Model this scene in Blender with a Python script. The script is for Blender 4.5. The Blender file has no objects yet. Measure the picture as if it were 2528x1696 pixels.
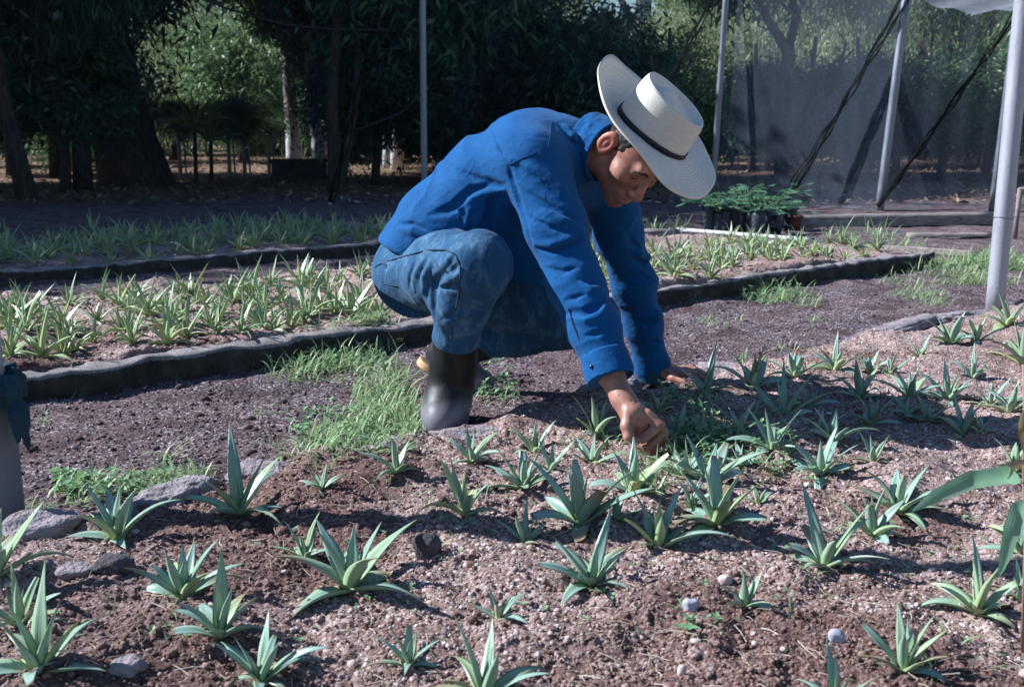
import bpy, math, random
import numpy as np
from mathutils import Vector

scene = bpy.context.scene
COL = scene.collection
rad = math.radians

# ---------------------------------------------------------------- camera
CAM_H = 0.75
PITCH = rad(10.65)
FPX, CX, CY = 2700.0, 1264.0, 848.0
cam_d = bpy.data.cameras.new("camera")
cam = bpy.data.objects.new("camera", cam_d)
COL.objects.link(cam)
cam.location = (0, 0, CAM_H)
cam.rotation_euler = (rad(90) - PITCH, 0, 0)
cam_d.sensor_width = 36.0
cam_d.lens = FPX / 2528.0 * 36.0
cam_d.clip_start = 0.05
cam_d.clip_end = 500
cam_d.dof.use_dof = True
cam_d.dof.focus_distance = 2.65
cam_d.dof.aperture_fstop = 9.0
scene.camera = cam

# ---------------------------------------------------------------- sky and sun
SUN_EL = rad(37)
SUN_AZ_DIR = Vector((-0.97, 0.16, 0)).normalized()      # horizontal direction towards the sun
SUN_DIR = Vector((SUN_AZ_DIR.x * math.cos(SUN_EL), SUN_AZ_DIR.y * math.cos(SUN_EL), math.sin(SUN_EL)))
world = bpy.data.worlds.new("World")
scene.world = world
world.use_nodes = True
wn = world.node_tree
wn.nodes.clear()
wo = wn.nodes.new("ShaderNodeOutputWorld")
wb = wn.nodes.new("ShaderNodeBackground")
ws = wn.nodes.new("ShaderNodeTexSky")
ws.sky_type = 'NISHITA'
ws.sun_disc = False
ws.sun_elevation = SUN_EL
ws.sun_rotation = math.atan2(SUN_DIR.x, SUN_DIR.y)
ws.air_density = 1.5
ws.dust_density = 0.3
ws.ozone_density = 9.0
wb.inputs["Strength"].default_value = 0.065
wn.links.new(ws.outputs[0], wb.inputs["Color"])
wn.links.new(wb.outputs[0], wo.inputs["Surface"])

sun_d = bpy.data.lights.new("sun", 'SUN')
sun_d.energy = 5.0
sun_d.angle = rad(0.5)
sun_d.color = (0.90, 0.945, 1.0)
sun = bpy.data.objects.new("sun", sun_d)
COL.objects.link(sun)
sun.location = (-6, 1, 8)
sun.rotation_euler = SUN_DIR.to_track_quat('Z', 'Y').to_euler()

scene.view_settings.view_transform = 'Standard'
scene.view_settings.look = 'None'
scene.view_settings.exposure = 1.05
scene.view_settings.gamma = 1.0
scene.view_settings.use_curve_mapping = False
scene.render.engine = 'CYCLES'
scene.cycles.transparent_max_bounces = 12
scene.cycles.max_bounces = 6
scene.cycles.diffuse_bounces = 3
scene.cycles.use_denoising = True

# ================================================================ helpers
ST, CT = math.sin(PITCH), math.cos(PITCH)
CAMP = np.array([0, 0, CAM_H])

def ray(px, py):
    u, v = (px - CX) / FPX, (CY - py) / FPX
    return np.array([u, CT + v * ST, -ST + v * CT])

def P(px, py, Y):
    """photograph pixel + forward distance -> point"""
    d = ray(px, py)
    return CAMP + d * (Y / d[1])

def G(px, py, z=0.0):
    """photograph pixel -> point on the level z"""
    d = ray(px, py)
    return CAMP + d * ((z - CAM_H) / d[2])

# directions of the planting beds
BD = np.array([0.749, 0.6626]); BN = np.array([-0.6626, 0.749])

def tag(o, label=None, cat=None, group=None, kind=None):
    if label: o["label"] = label
    if cat: o["category"] = cat
    if group: o["group"] = group
    if kind: o["kind"] = kind
    return o

def empty(name, loc, label=None, cat=None, group=None):
    o = bpy.data.objects.new(name, None)
    o.location = tuple(float(v) for v in loc)
    o.empty_display_size = 0.1
    COL.objects.link(o)
    tag(o, label, cat, group)
    return o

def wloc(o):
    v = Vector((0, 0, 0))
    while o is not None:
        v = v + o.location; o = o.parent
    return v

def mesh_obj(name, V, F, mat=None, parent=None, smooth=True, attrs=None, mats=None, fmat=None, origin=None):
    """one mesh object from numpy verts and faces (F: list of lists or an (n,k) array)"""
    V = np.asarray(V, dtype=np.float32).reshape(-1, 3)
    if origin is not None:
        V = V - np.asarray(origin, dtype=np.float32)
    me = bpy.data.meshes.new(name)
    if isinstance(F, np.ndarray):
        n, k = F.shape
        me.vertices.add(len(V)); me.vertices.foreach_set("co", V.ravel())
        me.loops.add(n * k); me.loops.foreach_set("vertex_index", F.astype(np.int32).ravel())
        me.polygons.add(n)
        me.polygons.foreach_set("loop_start", np.arange(0, n * k, k, dtype=np.int32))
        me.polygons.foreach_set("loop_total", np.full(n, k, dtype=np.int32))
    else:
        me.from_pydata([tuple(map(float, v)) for v in V], [], [tuple(f) for f in F])
    if smooth:
        me.polygons.foreach_set("use_smooth", np.ones(len(me.polygons), dtype=bool))
    if attrs:
        for an, av in attrs.items():
            a = me.attributes.new(an, 'FLOAT', 'POINT')
            a.data.foreach_set("value", np.asarray(av, dtype=np.float32))
    me.update(calc_edges=True)
    me.validate()
    o = bpy.data.objects.new(name, me)
    COL.objects.link(o)
    for m in (mats or ([mat] if mat else [])):
        me.materials.append(m)
    if fmat is not None:
        me.polygons.foreach_set("material_index", np.asarray(fmat, dtype=np.int32))
    if origin is not None:
        o.location = tuple(float(v) for v in origin)
    if parent is not None:
        o.parent = parent
        o.location = Vector(o.location) - wloc(parent)
    return o

class MB:
    """collects shapes for one mesh"""
    def __init__(s): s.V = []; s.F = []; s.A = []
    def add(s, V, F, a=0.0):
        b = len(s.V); s.V += [tuple(map(float, v)) for v in V]; s.F += [tuple(i + b for i in f) for f in F]
        s.A += list(a) if hasattr(a, '__len__') else [a] * len(V)
    def tube(s, pts, r, n=8, cap=True, a=0.0):
        pts = [np.asarray(p, float) for p in pts]
        rr = r if hasattr(r, '__len__') else [r] * len(pts)
        V = []; F = []
        up = None
        for i, p in enumerate(pts):
            t = pts[min(i + 1, len(pts) - 1)] - pts[max(i - 1, 0)]
            t = t / (np.linalg.norm(t) + 1e-9)
            if up is None:
                up = np.array([0, 0, 1.0]) if abs(t[2]) < .9 else np.array([1.0, 0, 0])
            x = np.cross(up, t); x /= np.linalg.norm(x) + 1e-9
            y = np.cross(t, x); up = y if abs(t @ y) < .5 else up
            for k in range(n):
                an = 2 * math.pi * k / n
                V.append(p + rr[i] * (math.cos(an) * x + math.sin(an) * y))
        for i in range(len(pts) - 1):
            for k in range(n):
                F.append((i * n + k, i * n + (k + 1) % n, (i + 1) * n + (k + 1) % n, (i + 1) * n + k))
        if cap:
            F.append(tuple(range(n - 1, -1, -1))); F.append(tuple((len(pts) - 1) * n + k for k in range(n)))
        s.add(V, F, a)
    def build(s, name, mat, parent=None, smooth=True, origin=None, attr=None):
        return mesh_obj(name, np.array(s.V), s.F, mat, parent, smooth, {attr: s.A} if attr else None, origin=origin)

# ---- cheap value noise -------------------------------------------------
def _hash(ix, iy, iz):
    h = (ix * 374761393 + iy * 668265263 + iz * 2147483647 % 1274126177).astype(np.int64)
    h = (h ^ (h >> 13)) * 1274126177
    h = h & 0x7fffffff
    return ((h ^ (h >> 16)) & 0xffff) / 65535.0

def noise3(p):
    p = np.asarray(p, dtype=np.float64)
    i = np.floor(p).astype(np.int64); f = p - i
    f = f * f * (3 - 2 * f)
    r = 0
    for dx in (0, 1):
        wx = f[:, 0] if dx else 1 - f[:, 0]
        for dy in (0, 1):
            wy = f[:, 1] if dy else 1 - f[:, 1]
            for dz in (0, 1):
                wz = f[:, 2] if dz else 1 - f[:, 2]
                r = r + wx * wy * wz * _hash(i[:, 0] + dx, i[:, 1] + dy, i[:, 2] + dz + 17)
    return r * 2 - 1

def fbm(p, o=4):
    r = 0; a = 1.0; p = np.asarray(p, float)
    for k in range(o):
        r = r + a * noise3(p * (2 ** k) + 31.7 * k); a *= .5
    return r

# ---- materials ----------------------------------------------------------
def mat_new(name):
    m = bpy.data.materials.new(name); m.use_nodes = True
    nt = m.node_tree
    b = nt.nodes["Principled BSDF"]
    return m, nt, b

def N(nt, typ, **kw):
    n = nt.nodes.new(typ)
    for k, v in kw.items():
        if k in n.inputs: n.inputs[k].default_value = v
        else: setattr(n, k, v)
    return n

def ramp(nt, fac, stops, interp='LINEAR'):
    r = nt.nodes.new("ShaderNodeValToRGB"); r.color_ramp.interpolation = interp
    e = r.color_ramp.elements
    while len(e) < len(stops): e.new(0.5)
    for k, (p, c) in enumerate(stops):
        e[k].position = p; e[k].color = (c[0], c[1], c[2], 1)
    nt.links.new(fac, r.inputs[0])
    return r.outputs[0]

def mixc(nt, fac, a, b, mode='MIX'):
    m = nt.nodes.new("ShaderNodeMix"); m.data_type = 'RGBA'; m.blend_type = mode
    if hasattr(fac, 'default_value') or hasattr(fac, 'is_linked'): nt.links.new(fac, m.inputs[0])
    else: m.inputs[0].default_value = fac
    for s, i in ((a, 6), (b, 7)):
        if isinstance(s, (tuple, list)): m.inputs[i].default_value = (s[0], s[1], s[2], 1)
        else: nt.links.new(s, m.inputs[i])
    return m.outputs[2]

def noise_mat(name, c1, c2, scale=20, rough=.8, bump=.3, bscale=60, dist=.005, detail=6, spec=.3, stretch=None, c3=None):
    m, nt, b = mat_new(name)
    tc = N(nt, "ShaderNodeTexCoord")
    co = tc.outputs["Object"]
    if stretch:
        mp = N(nt, "ShaderNodeMapping"); mp.inputs["Scale"].default_value = stretch
        nt.links.new(co, mp.inputs[0]); co = mp.outputs[0]
    n1 = N(nt, "ShaderNodeTexNoise", Scale=scale, Detail=detail)
    nt.links.new(co, n1.inputs["Vector"])
    st = [(.3, c1), (.7, c2)] if c3 is None else [(.25, c1), (.5, c2), (.72, c3)]
    nt.links.new(ramp(nt, n1.outputs["Fac"], st), b.inputs["Base Color"])
    b.inputs["Roughness"].default_value = rough
    b.inputs["Specular IOR Level"].default_value = spec
    if bump:
        n2 = N(nt, "ShaderNodeTexNoise", Scale=bscale, Detail=5.0)
        nt.links.new(co, n2.inputs["Vector"])
        bp = N(nt, "ShaderNodeBump", Strength=bump, Distance=dist)
        nt.links.new(n2.outputs["Fac"], bp.inputs["Height"])
        nt.links.new(bp.outputs[0], b.inputs["Normal"])
    return m

# ---- signed distance modelling (for the figure) -------------------------
f32 = np.float32
def cap(p, a, b, ra, rb):
    a = np.asarray(a, f32); b = np.asarray(b, f32); ba = b - a
    t = np.clip(((p - a) @ ba) / max(float(ba @ ba), 1e-9), 0, 1)
    q = p - a - t[:, None] * ba
    return np.sqrt((q * q).sum(1)) - (ra + (rb - ra) * t)

def chain(p, pts, k=.02):
    d = None
    for (a, ra), (b, rb) in zip(pts[:-1], pts[1:]):
        e = cap(p, a, b, ra, rb)
        d = e if d is None else smin(d, e, k)
    return d

def ell(p, c, r, R=None):
    q = p - np.asarray(c, f32)
    if R is not None: q = q @ np.asarray(R, f32).T     # rows of R are the local axes
    r = np.asarray(r, f32)
    k0 = np.sqrt(((q / r) ** 2).sum(1)); k1 = np.sqrt(((q / (r * r)) ** 2).sum(1)) + 1e-9
    return k0 * (k0 - 1) / k1

def smin(a, b, k):
    h = np.clip(.5 + .5 * (b - a) / k, 0, 1)
    return b + (a - b) * h - k * h * (1 - h)
def smax(a, b, k): return -smin(-a, -b, k)

def polyd(p, pts, r):
    d = None
    n = len(pts)
    for i in range(n - 1):
        t0 = math.sin(math.pi * (i + .15) / (n - .7)) if n > 2 else 1
        t1 = math.sin(math.pi * (i + 1 + .15) / (n - .7)) if n > 2 else 1
        e = cap(p, pts[i], pts[i + 1], r * max(t0, .25), r * max(t1, .25))
        d = e if d is None else np.minimum(d, e)
    return d

def surf(fn, px, py, y0=1.6, y1=4.5):
    """first point of a shape seen at a photograph pixel"""
    d = ray(px, py).astype(f32); t = y0 / d[1]
    for _ in range(160):
        p = (CAMP + d * t).astype(f32)[None]
        s = float(fn(p)[0])
        if s < .0006: return p[0]
        t += max(s * .7, .0006)
        if t > y1 / d[1]: return None
    return p[0]

def sdf_mesh(fn, lo, hi, h, smooth_it=1):
    B = 8
    lo = np.asarray(lo, float); hi = np.asarray(hi, float)
    nb = np.ceil((hi - lo) / (h * B)).astype(int); n = nb * B
    bx = [lo[i] + (np.arange(nb[i]) * B + (B - 1) / 2) * h for i in range(3)]
    C = np.stack(np.meshgrid(*bx, indexing='ij'), -1).reshape(-1, 3).astype(f32)
    d = np.concatenate([fn(c) for c in np.array_split(C, max(1, len(C) // 60000))])
    act = np.abs(d) < B * h * 1.25 + .004
    F = np.empty((nb[0], nb[1], nb[2], B, B, B), f32)
    F[:] = np.sign(d).reshape(nb[0], nb[1], nb[2], 1, 1, 1) * .05
    idx = np.argwhere(act.reshape(nb))
    off = np.stack(np.meshgrid(*[np.arange(B)] * 3, indexing='ij'), -1).reshape(-1, 3)
    for ch in np.array_split(idx, max(1, len(idx) // 700)):
        pts = ((ch[:, None, :] * B + off[None]) * h + lo).reshape(-1, 3).astype(f32)
        F[ch[:, 0], ch[:, 1], ch[:, 2]] = fn(pts).reshape(-1, B, B, B)
    F = F.transpose(0, 3, 1, 4, 2, 5).reshape(n)
    ins = F < 0
    cnt = np.zeros(n - 1, np.int8)
    for dx in (0, 1):
        for dy in (0, 1):
            for dz in (0, 1):
                cnt += ins[dx:n[0] - 1 + dx, dy:n[1] - 1 + dy, dz:n[2] - 1 + dz]
    cells = np.argwhere((cnt > 0) & (cnt < 8))
    imap = np.full(n - 1, -1, np.int32)
    imap[cells[:, 0], cells[:, 1], cells[:, 2]] = np.arange(len(cells))
    acc = np.zeros((len(cells), 3)); w = np.zeros(len(cells))
    cor = [(a, b, c) for a in (0, 1) for b in (0, 1) for c in (0, 1)]
    for a in cor:
        for ax in range(3):
            if a[ax]: continue
            b = list(a); b[ax] = 1
            va = F[cells[:, 0] + a[0], cells[:, 1] + a[1], cells[:, 2] + a[2]]
            vb = F[cells[:, 0] + b[0], cells[:, 1] + b[1], cells[:, 2] + b[2]]
            m = (va < 0) != (vb < 0)
            t = np.where(m, va / (va - vb + 1e-12), 0)
            pos = np.array(a, float)[None] + t[:, None] * (np.array(b) - np.array(a))[None]
            acc[m] += pos[m]; w[m] += 1
    V = (cells + acc / w[:, None]) * h + lo
    Q = []
    for ax in range(3):
        o1, o2 = [(1, 2), (2, 0), (0, 1)][ax]
        s0 = [slice(None)] * 3; s1 = [slice(None)] * 3
        s0[ax] = slice(0, -1); s1[ax] = slice(1, None)
        e = np.argwhere(ins[tuple(s0)] != ins[tuple(s1)])
        e = e[(e[:, o1] > 0) & (e[:, o2] > 0) & (e[:, o1] < n[o1] - 1) & (e[:, o2] < n[o2] - 1)]
        sgn = ins[e[:, 0], e[:, 1], e[:, 2]]
        def cid(d1, d2):
            c = e.copy(); c[:, o1] -= d1; c[:, o2] -= d2
            return imap[c[:, 0], c[:, 1], c[:, 2]]
        q = np.stack([cid(1, 1), cid(0, 1), cid(0, 0), cid(1, 0)], 1)
        q[~sgn] = q[~sgn][:, ::-1]
        Q.append(q)
    Q = np.concatenate(Q); Q = Q[(Q >= 0).all(1)]
    for _ in range(smooth_it):
        V = lap(V, Q, .5)
    return V, Q

def lap(V, Q, f):
    s = np.zeros_like(V); c = np.zeros(len(V))
    for i in range(4):
        for j in (1, 3):
            np.add.at(s, Q[:, i], V[Q[:, (i + j) % 4]]); np.add.at(c, Q[:, i], 1)
    return V + f * (s / np.maximum(c, 1)[:, None] - V)

def vnormals(V, Q):
    n = np.cross(V[Q[:, 2]] - V[Q[:, 0]], V[Q[:, 3]] - V[Q[:, 1]])
    r = np.zeros_like(V)
    for i in range(4): np.add.at(r, Q[:, i], n)
    return r / (np.linalg.norm(r, axis=1, keepdims=True) + 1e-12)

# ================================================================ ground
rng = np.random.default_rng(7)
def sstep(a, b, x):
    t = np.clip((x - a) / (b - a), 0, 1); return t * t * (3 - 2 * t)

N_K1, N_K2, N_B2, N_K3, N_B3, D_END = 2.12, 3.20, 4.95, 5.95, 8.0, 6.2

def bed_masks(x, y):
    n = x * BN[0] + y * BN[1]; d = x * BD[0] + y * BD[1]
    wob = .03 * np.sin(d * 3.1) + .02 * np.sin(d * 7.7 + 1)
    near = 1 - sstep(N_K1 - .06, N_K1 + .03, n + wob)
    mid = sstep(N_K2 + .02, N_K2 + .08, n) * (1 - sstep(N_B2 - .15, N_B2 + .05, n + wob)) * (1 - sstep(D_END - .1, D_END + .02, d))
    far = sstep(N_K3 + .02, N_K3 + .1, n) * (1 - sstep(N_B3 - .1, N_B3 + .1, n + wob)) * (1 - sstep(4.9, 5.2, d))
    return near, mid, far, n, d

def base_h(x, y):
    near, mid, far, n, d = bed_masks(x, y)
    r = np.hypot(x, y)
    h = near * .035 + mid * .085 + far * .06
    h = h + sstep(14, 40, r) * .25
    # dug pits and heaps in the near bed
    return h

def ground_h(x, y, fine=True):
    x = np.asarray(x, float); y = np.asarray(y, float)
    near, mid, far, n, d = bed_masks(x, y)
    r = np.hypot(x, y)
    h = base_h(x, y)
    z = np.zeros_like(x)
    p = np.stack([x, y, z], 1)
    bed = np.clip(near + mid + far, 0, 1)
    lod0 = 1 - sstep(4, 8, r)
    h = h + fbm(p * 3.6, 4) * (.013 + .013 * bed) + np.abs(noise3(p * 7.5 + 4)) * .016 * near * lod0 - .004 * near
    lod = 1 - sstep(6, 14, r)
    f = fbm(p * 22 + 5, 2) * .0055 + np.abs(noise3(p * 60 + 9)) * .004
    h = h + f * (.45 + .9 * bed) * lod
    lod2 = 1 - sstep(3, 7, r)
    if fine:
        h = h + (fbm(p * 130 + 3, 2) * .0016) * (1 + .6 * bed) * lod2
    return h

def gz(x, y): return float(ground_h(np.array([x]), np.array([y]), False)[0])
def gzs(x, y): return ground_h(np.asarray(x), np.asarray(y), False)
def on_g(px, py):
    """ground point seen at a photograph pixel"""
    z = .02
    for _ in range(6):
        p = G(px, py, z); z = gz(p[0], p[1])
    return np.array([p[0], p[1], z])

rr = [.25]
while rr[-1] < 160:
    r = rr[-1]
    st = .05 if r < .9 else (r * .0030 if r < 4 else (r * .0045 if r < 9 else r * (.012 if r < 20 else .05)))
    rr.append(r + st)
rr = np.array(rr)
ang = np.concatenate([np.linspace(-180, -42, 40)[:-1], np.linspace(-42, 42, 900), np.linspace(42, 180, 40)[1:]])
ang = np.radians(ang[:-1])
RR, AA = np.meshgrid(rr, ang, indexing='ij')
gx = (RR * np.sin(AA)).ravel(); gy = (RR * np.cos(AA)).ravel()
gh = np.concatenate([ground_h(a, b) for a, b in zip(np.array_split(gx, 8), np.array_split(gy, 8))])
nr, na = len(rr), len(ang)
I = np.arange(nr * na).reshape(nr, na)
Qg = np.stack([I[:-1], np.roll(I, -1, 1)[:-1], np.roll(I, -1, 1)[1:], I[1:]], -1).reshape(-1, 4)
Vg = np.stack([gx, gy, gh], 1)
cidx = len(Vg); Vg = np.vstack([Vg, [[0, 0, gh[:na].mean()]]])
nearm, midm, farm, nn, dd = bed_masks(gx, gy)
bedA = np.append(np.clip(nearm + midm + farm, 0, 1), 1)
litA = np.append(sstep(13, 17, np.hypot(gx, gy)), 0)

def dampness(x, y):
    """moist patches of the near bed, mostly at its left end"""
    n = x * BN[0] + y * BN[1]; d = x * BD[0] + y * BD[1]
    return np.clip(sstep(-.25, .45, noise3(np.stack([n * 3.1, d * 3.1, n * 0 + 3], 1)) + .60 - d * .58), 0, 1)
dampA = dampness(gx, gy)
def ground_mat():
    m, nt, b = mat_new("soil")
    g = N(nt, "ShaderNodeNewGeometry"); co = g.outputs["Position"]
    def noise(sc, de=5.0, ro=.6):
        n = N(nt, "ShaderNodeTexNoise", Scale=sc, Detail=de, Roughness=ro); nt.links.new(co, n.inputs["Vector"]); return n.outputs["Fac"]
    a = N(nt, "ShaderNodeAttribute", attribute_name="bed")
    l = N(nt, "ShaderNodeAttribute", attribute_name="litter")
    v = N(nt, "ShaderNodeTexVoronoi", Scale=170.0); nt.links.new(co, v.inputs["Vector"])
    v2 = N(nt, "ShaderNodeTexVoronoi", Scale=75.0); nt.links.new(co, v2.inputs["Vector"])
    sep = N(nt, "ShaderNodeSeparateColor"); nt.links.new(v.outputs["Color"], sep.inputs[0])
    path = ramp(nt, sep.outputs[0], [(.0, (.040, .025, .031)), (.45, (.098, .066, .078)), (.80, (.17, .122, .140)), (.97, (.50, .44, .45))])
    path = mixc(nt, ramp(nt, noise(2.2), [(.4, (0, 0, 0)), (.7, (.6, .6, .6))]), path, (.165, .105, .105))
    path = mixc(nt, ramp(nt, noise(5.5), [(.46, (0, 0, 0)), (.62, (.7, .7, .7))]), path, (.052, .030, .032))
    bed = ramp(nt, sep.outputs[0], [(.0, (.16, .092, .080)), (.4, (.29, .185, .160)), (.75, (.41, .295, .27)), (.97, (.60, .50, .47))])
    bed = mixc(nt, ramp(nt, noise(4.5), [(.42, (0, 0, 0)), (.66, (.75, .75, .75))]), bed, (.125, .068, .058))
    bed = mixc(nt, ramp(nt, noise(1.7), [(.5, (0, 0, 0)), (.72, (.5, .5, .5))]), bed, (.50, .385, .37))
    dp = N(nt, "ShaderNodeAttribute", attribute_name="damp")
    bed = mixc(nt, dp.outputs["Fac"], bed, mixc(nt, .75, bed, (.40, .30, .29), 'MULTIPLY'))
    c = mixc(nt, a.outputs["Fac"], path, bed)
    litter = ramp(nt, noise(9.0), [(.35, (.10, .065, .045)), (.55, (.24, .15, .10)), (.7, (.40, .27, .18))])
    c = mixc(nt, l.outputs["Fac"], c, litter)
    nt.links.new(c, b.inputs["Base Color"])
    b.inputs["Roughness"].default_value = .95; b.inputs["Specular IOR Level"].default_value = .15
    b1 = N(nt, "ShaderNodeBump", Strength=.8, Distance=.004); nt.links.new(v2.outputs["Distance"], b1.inputs["Height"])
    b2 = N(nt, "ShaderNodeBump", Strength=.9, Distance=.003); b2.invert = True; nt.links.new(v.outputs["Distance"], b2.inputs["Height"])
    b3 = N(nt, "ShaderNodeBump", Strength=.7, Distance=.012); nt.links.new(noise(90.0, 8.0, .75), b3.inputs["Height"])
    nt.links.new(b1.outputs[0], b2.inputs["Normal"]); nt.links.new(b2.outputs[0], b3.inputs["Normal"]); nt.links.new(b3.outputs[0], b.inputs["Normal"])
    return m
M_SOIL = ground_mat()
# centre fan closed by one extra polygon ring of triangles written as degenerate-free quads is avoided: the middle sits below the camera
ground = mesh_obj("ground", Vg[:-1], Qg[:, ::-1].copy(), M_SOIL, attrs={"bed": bedA[:-1], "litter": litA[:-1], "damp": dampA})
tag(ground, kind="structure")

# ---- loose pebbles and crumbs on the soil (real stones) ------------------
def ico():
    t = (1 + 5 ** .5) / 2
    v = np.array([(-1, t, 0), (1, t, 0), (-1, -t, 0), (1, -t, 0), (0, -1, t), (0, 1, t), (0, -1, -t), (0, 1, -t), (t, 0, -1), (t, 0, 1), (-t, 0, -1), (-t, 0, 1)], float)
    v /= np.linalg.norm(v[0])
    f = np.array([(0, 11, 5), (0, 5, 1), (0, 1, 7), (0, 7, 10), (0, 10, 11), (1, 5, 9), (5, 11, 4), (11, 10, 2), (10, 7, 6), (7, 1, 8), (3, 9, 4), (3, 4, 2), (3, 2, 6), (3, 6, 8), (3, 8, 9), (4, 9, 5), (2, 4, 11), (6, 2, 10), (8, 6, 7), (9, 8, 1)])
    return v, f
IV, IF = ico()
def rot_rand(n):
    q = rng.normal(size=(n, 4)); q /= np.linalg.norm(q, axis=1, keepdims=True)
    w, x, y, z = q.T
    return np.stack([1 - 2 * (y * y + z * z), 2 * (x * y - w * z), 2 * (x * z + w * y), 2 * (x * y + w * z), 1 - 2 * (x * x + z * z), 2 * (y * z - w * x),
                     2 * (x * z - w * y), 2 * (y * z + w * x), 1 - 2 * (x * x + y * y)], 1).reshape(n, 3, 3)
def pebbles(name, pts, size, mat, flat=.75, sink=.25, col=None):
    n = len(pts)
    s = size[:, None] * rng.uniform(.6, 1.15, (n, 3)) * np.array([1, 1, 1.0])
    v = IV[None] * s[:, None, :] * rng.uniform(.82, 1.15, (n, 12, 1))
    v = np.einsum('nij,nkj->nki', rot_rand(n), v)
    v[:, :, 2] *= flat
    v += pts[:, None, :]
    v[:, :, 2] += (size * flat * (1 - 2 * sink) * .5)[:, None]
    F = (IF[None] + (np.arange(n) * 12)[:, None, None]).reshape(-1, 3)
    c = (rng.random(n) if col is None else col)
    return mesh_obj(name, v.reshape(-1, 3), F, mat, attrs={"tone": np.repeat(c, 12)}, smooth=True)
def scatter(n, rmin, rmax, test, amax=34):
    """random ground points, denser near by"""
    r = rmin * (rmax / rmin) ** rng.random(n); a = np.radians(rng.uniform(-amax, amax, n))
    x = r * np.sin(a); y = r * np.cos(a)
    m = test(*bed_masks(x, y)) > rng.random(n)
    x, y = x[m], y[m]
    return np.stack([x, y, gzs(x, y)], 1)
def tone_mat(name, stops, rough=.9, bs=250):
    m, nt, b = mat_new(name)
    a = N(nt, "ShaderNodeAttribute", attribute_name="tone")
    g = N(nt, "ShaderNodeNewGeometry")
    n = N(nt, "ShaderNodeTexNoise", Scale=bs, Detail=3.0); nt.links.new(g.outputs["Position"], n.inputs["Vector"])
    c = ramp(nt, a.outputs["Fac"], stops)
    c = mixc(nt, ramp(nt, n.outputs["Fac"], [(.3, (0, 0, 0)), (.75, (.5, .5, .5))]), c, mixc(nt, .6, c, (.05, .03, .03), 'MULTIPLY'))
    nt.links.new(c, b.inputs["Base Color"]); b.inputs["Roughness"].default_value = rough; b.inputs["Specular IOR Level"].default_value = .2
    bp = N(nt, "ShaderNodeBump", Strength=.6, Distance=.002); nt.links.new(n.outputs["Fac"], bp.inputs["Height"]); nt.links.new(bp.outputs[0], b.inputs["Normal"])
    return m
M_CRUMB = tone_mat("bed_crumbs", [(0, (.12, .066, .055)), (.35, (.27, .17, .145)), (.7, (.40, .29, .26)), (.93, (.56, .47, .44)), (1, (.70, .66, .65))])
M_CINDER = tone_mat("path_cinders", [(0, (.055, .035, .038)), (.5, (.125, .078, .080)), (.82, (.20, .13, .125)), (.93, (.32, .24, .21)), (1, (.55, .50, .47))])
p_ = scatter(95000, 1.25, 5.5, lambda a, b, c, n, d: a)
o = pebbles("bed_crumbs", p_, rng.gamma(2.2, .00082, len(p_)) + .0008, M_CRUMB, col=np.clip(rng.random(len(p_)) * (1 - .55 * dampness(p_[:, 0], p_[:, 1])), 0, 1)); tag(o, "pinkish brown soil crumbs and pumice grains strewn over the near bed", "soil crumbs", kind="stuff")
p_ = scatter(42000, 1.9, 8, lambda a, b, c, n, d: (1 - a) * (1 - b) * (1 - c))
o = pebbles("path_cinders", p_, rng.gamma(3.0, .0008, len(p_)) + .0011, M_CINDER); tag(o, "dark purplish volcanic cinders lying on the path", "gravel", kind="stuff")
p_ = scatter(16000, 3.2, 8, lambda a, b, c, n, d: np.maximum(b, c))
o = pebbles("far_bed_crumbs", p_, rng.gamma(3.0, .0012, len(p_)) + .0015, M_CRUMB); tag(o, "pinkish soil crumbs strewn over the beds behind the man", "soil crumbs", kind="stuff")

M_CLOD = noise_mat("soil_clod", (.085, .046, .038), (.20, .125, .105), 60, .95, 1.0, 160, .006, 8, .1)
p_ = scatter(2600, 1.25, 3.4, lambda a, b, c, n, d: a * np.clip(.75 - d * .22, .12, 1) * (noise3(np.stack([n * 4, d * 4, n * 0], 1)) > -.1))
sz_ = rng.gamma(2.0, .0022, len(p_)) + .002
v_ = []
o = pebbles("soil_clods", p_, np.minimum(sz_, .017), M_CLOD, .7, .3); tag(o, "dark crumbly clods of damp soil on the left half of the near bed", "soil clods", kind="stuff")
p_ = scatter(3000, 2.0, 6.0, lambda a, b, c, n, d: (1 - a) * (1 - b) * (1 - c) * (noise3(np.stack([n * 3, d * 3, n * 0 + 8], 1)) > -.2))
o = pebbles("path_clods", p_, np.minimum(rng.gamma(2.0, .0026, len(p_)) + .003, .018), M_CINDER, .6, .35, col=rng.random(len(p_)) * .75); tag(o, "larger dark reddish cinder lumps lying on the path", "cinders", kind="stuff")
# dry straw, roots and chips
M_STRAWS = tone_mat("dry_straw", [(0, (.16, .10, .07)), (.5, (.33, .24, .18)), (1, (.58, .50, .42))], .8, 80)
def straws(name, n, rmin, rmax, test, label):
    pts = scatter(n, rmin, rmax, test); mb = MB()
    for q in pts:
        L = rng.uniform(.006, .026); a = rng.uniform(0, math.pi * 2); b = rng.normal(0, .35); r = rng.uniform(.0004, .0009); t = rng.random()
        dv = np.array([math.cos(a), math.sin(a), b * .4]); sv = np.array([-math.sin(a), math.cos(a), 0]) * rng.normal(0, .25)
        c = q + [0, 0, .003]
        mb.tube([c - dv * L, c + sv * L * .5 + [0, 0, .002], c + dv * L], r, 4, False, a=t)
    return tag(mb.build(name, M_STRAWS, attr="tone"), label, "plant litter", kind="stuff")
straws("dry_straw", 2600, 1.25, 3.6, lambda a, b, c, n, d: a, "short dry roots and straw bits scattered over the near bed")

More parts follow.
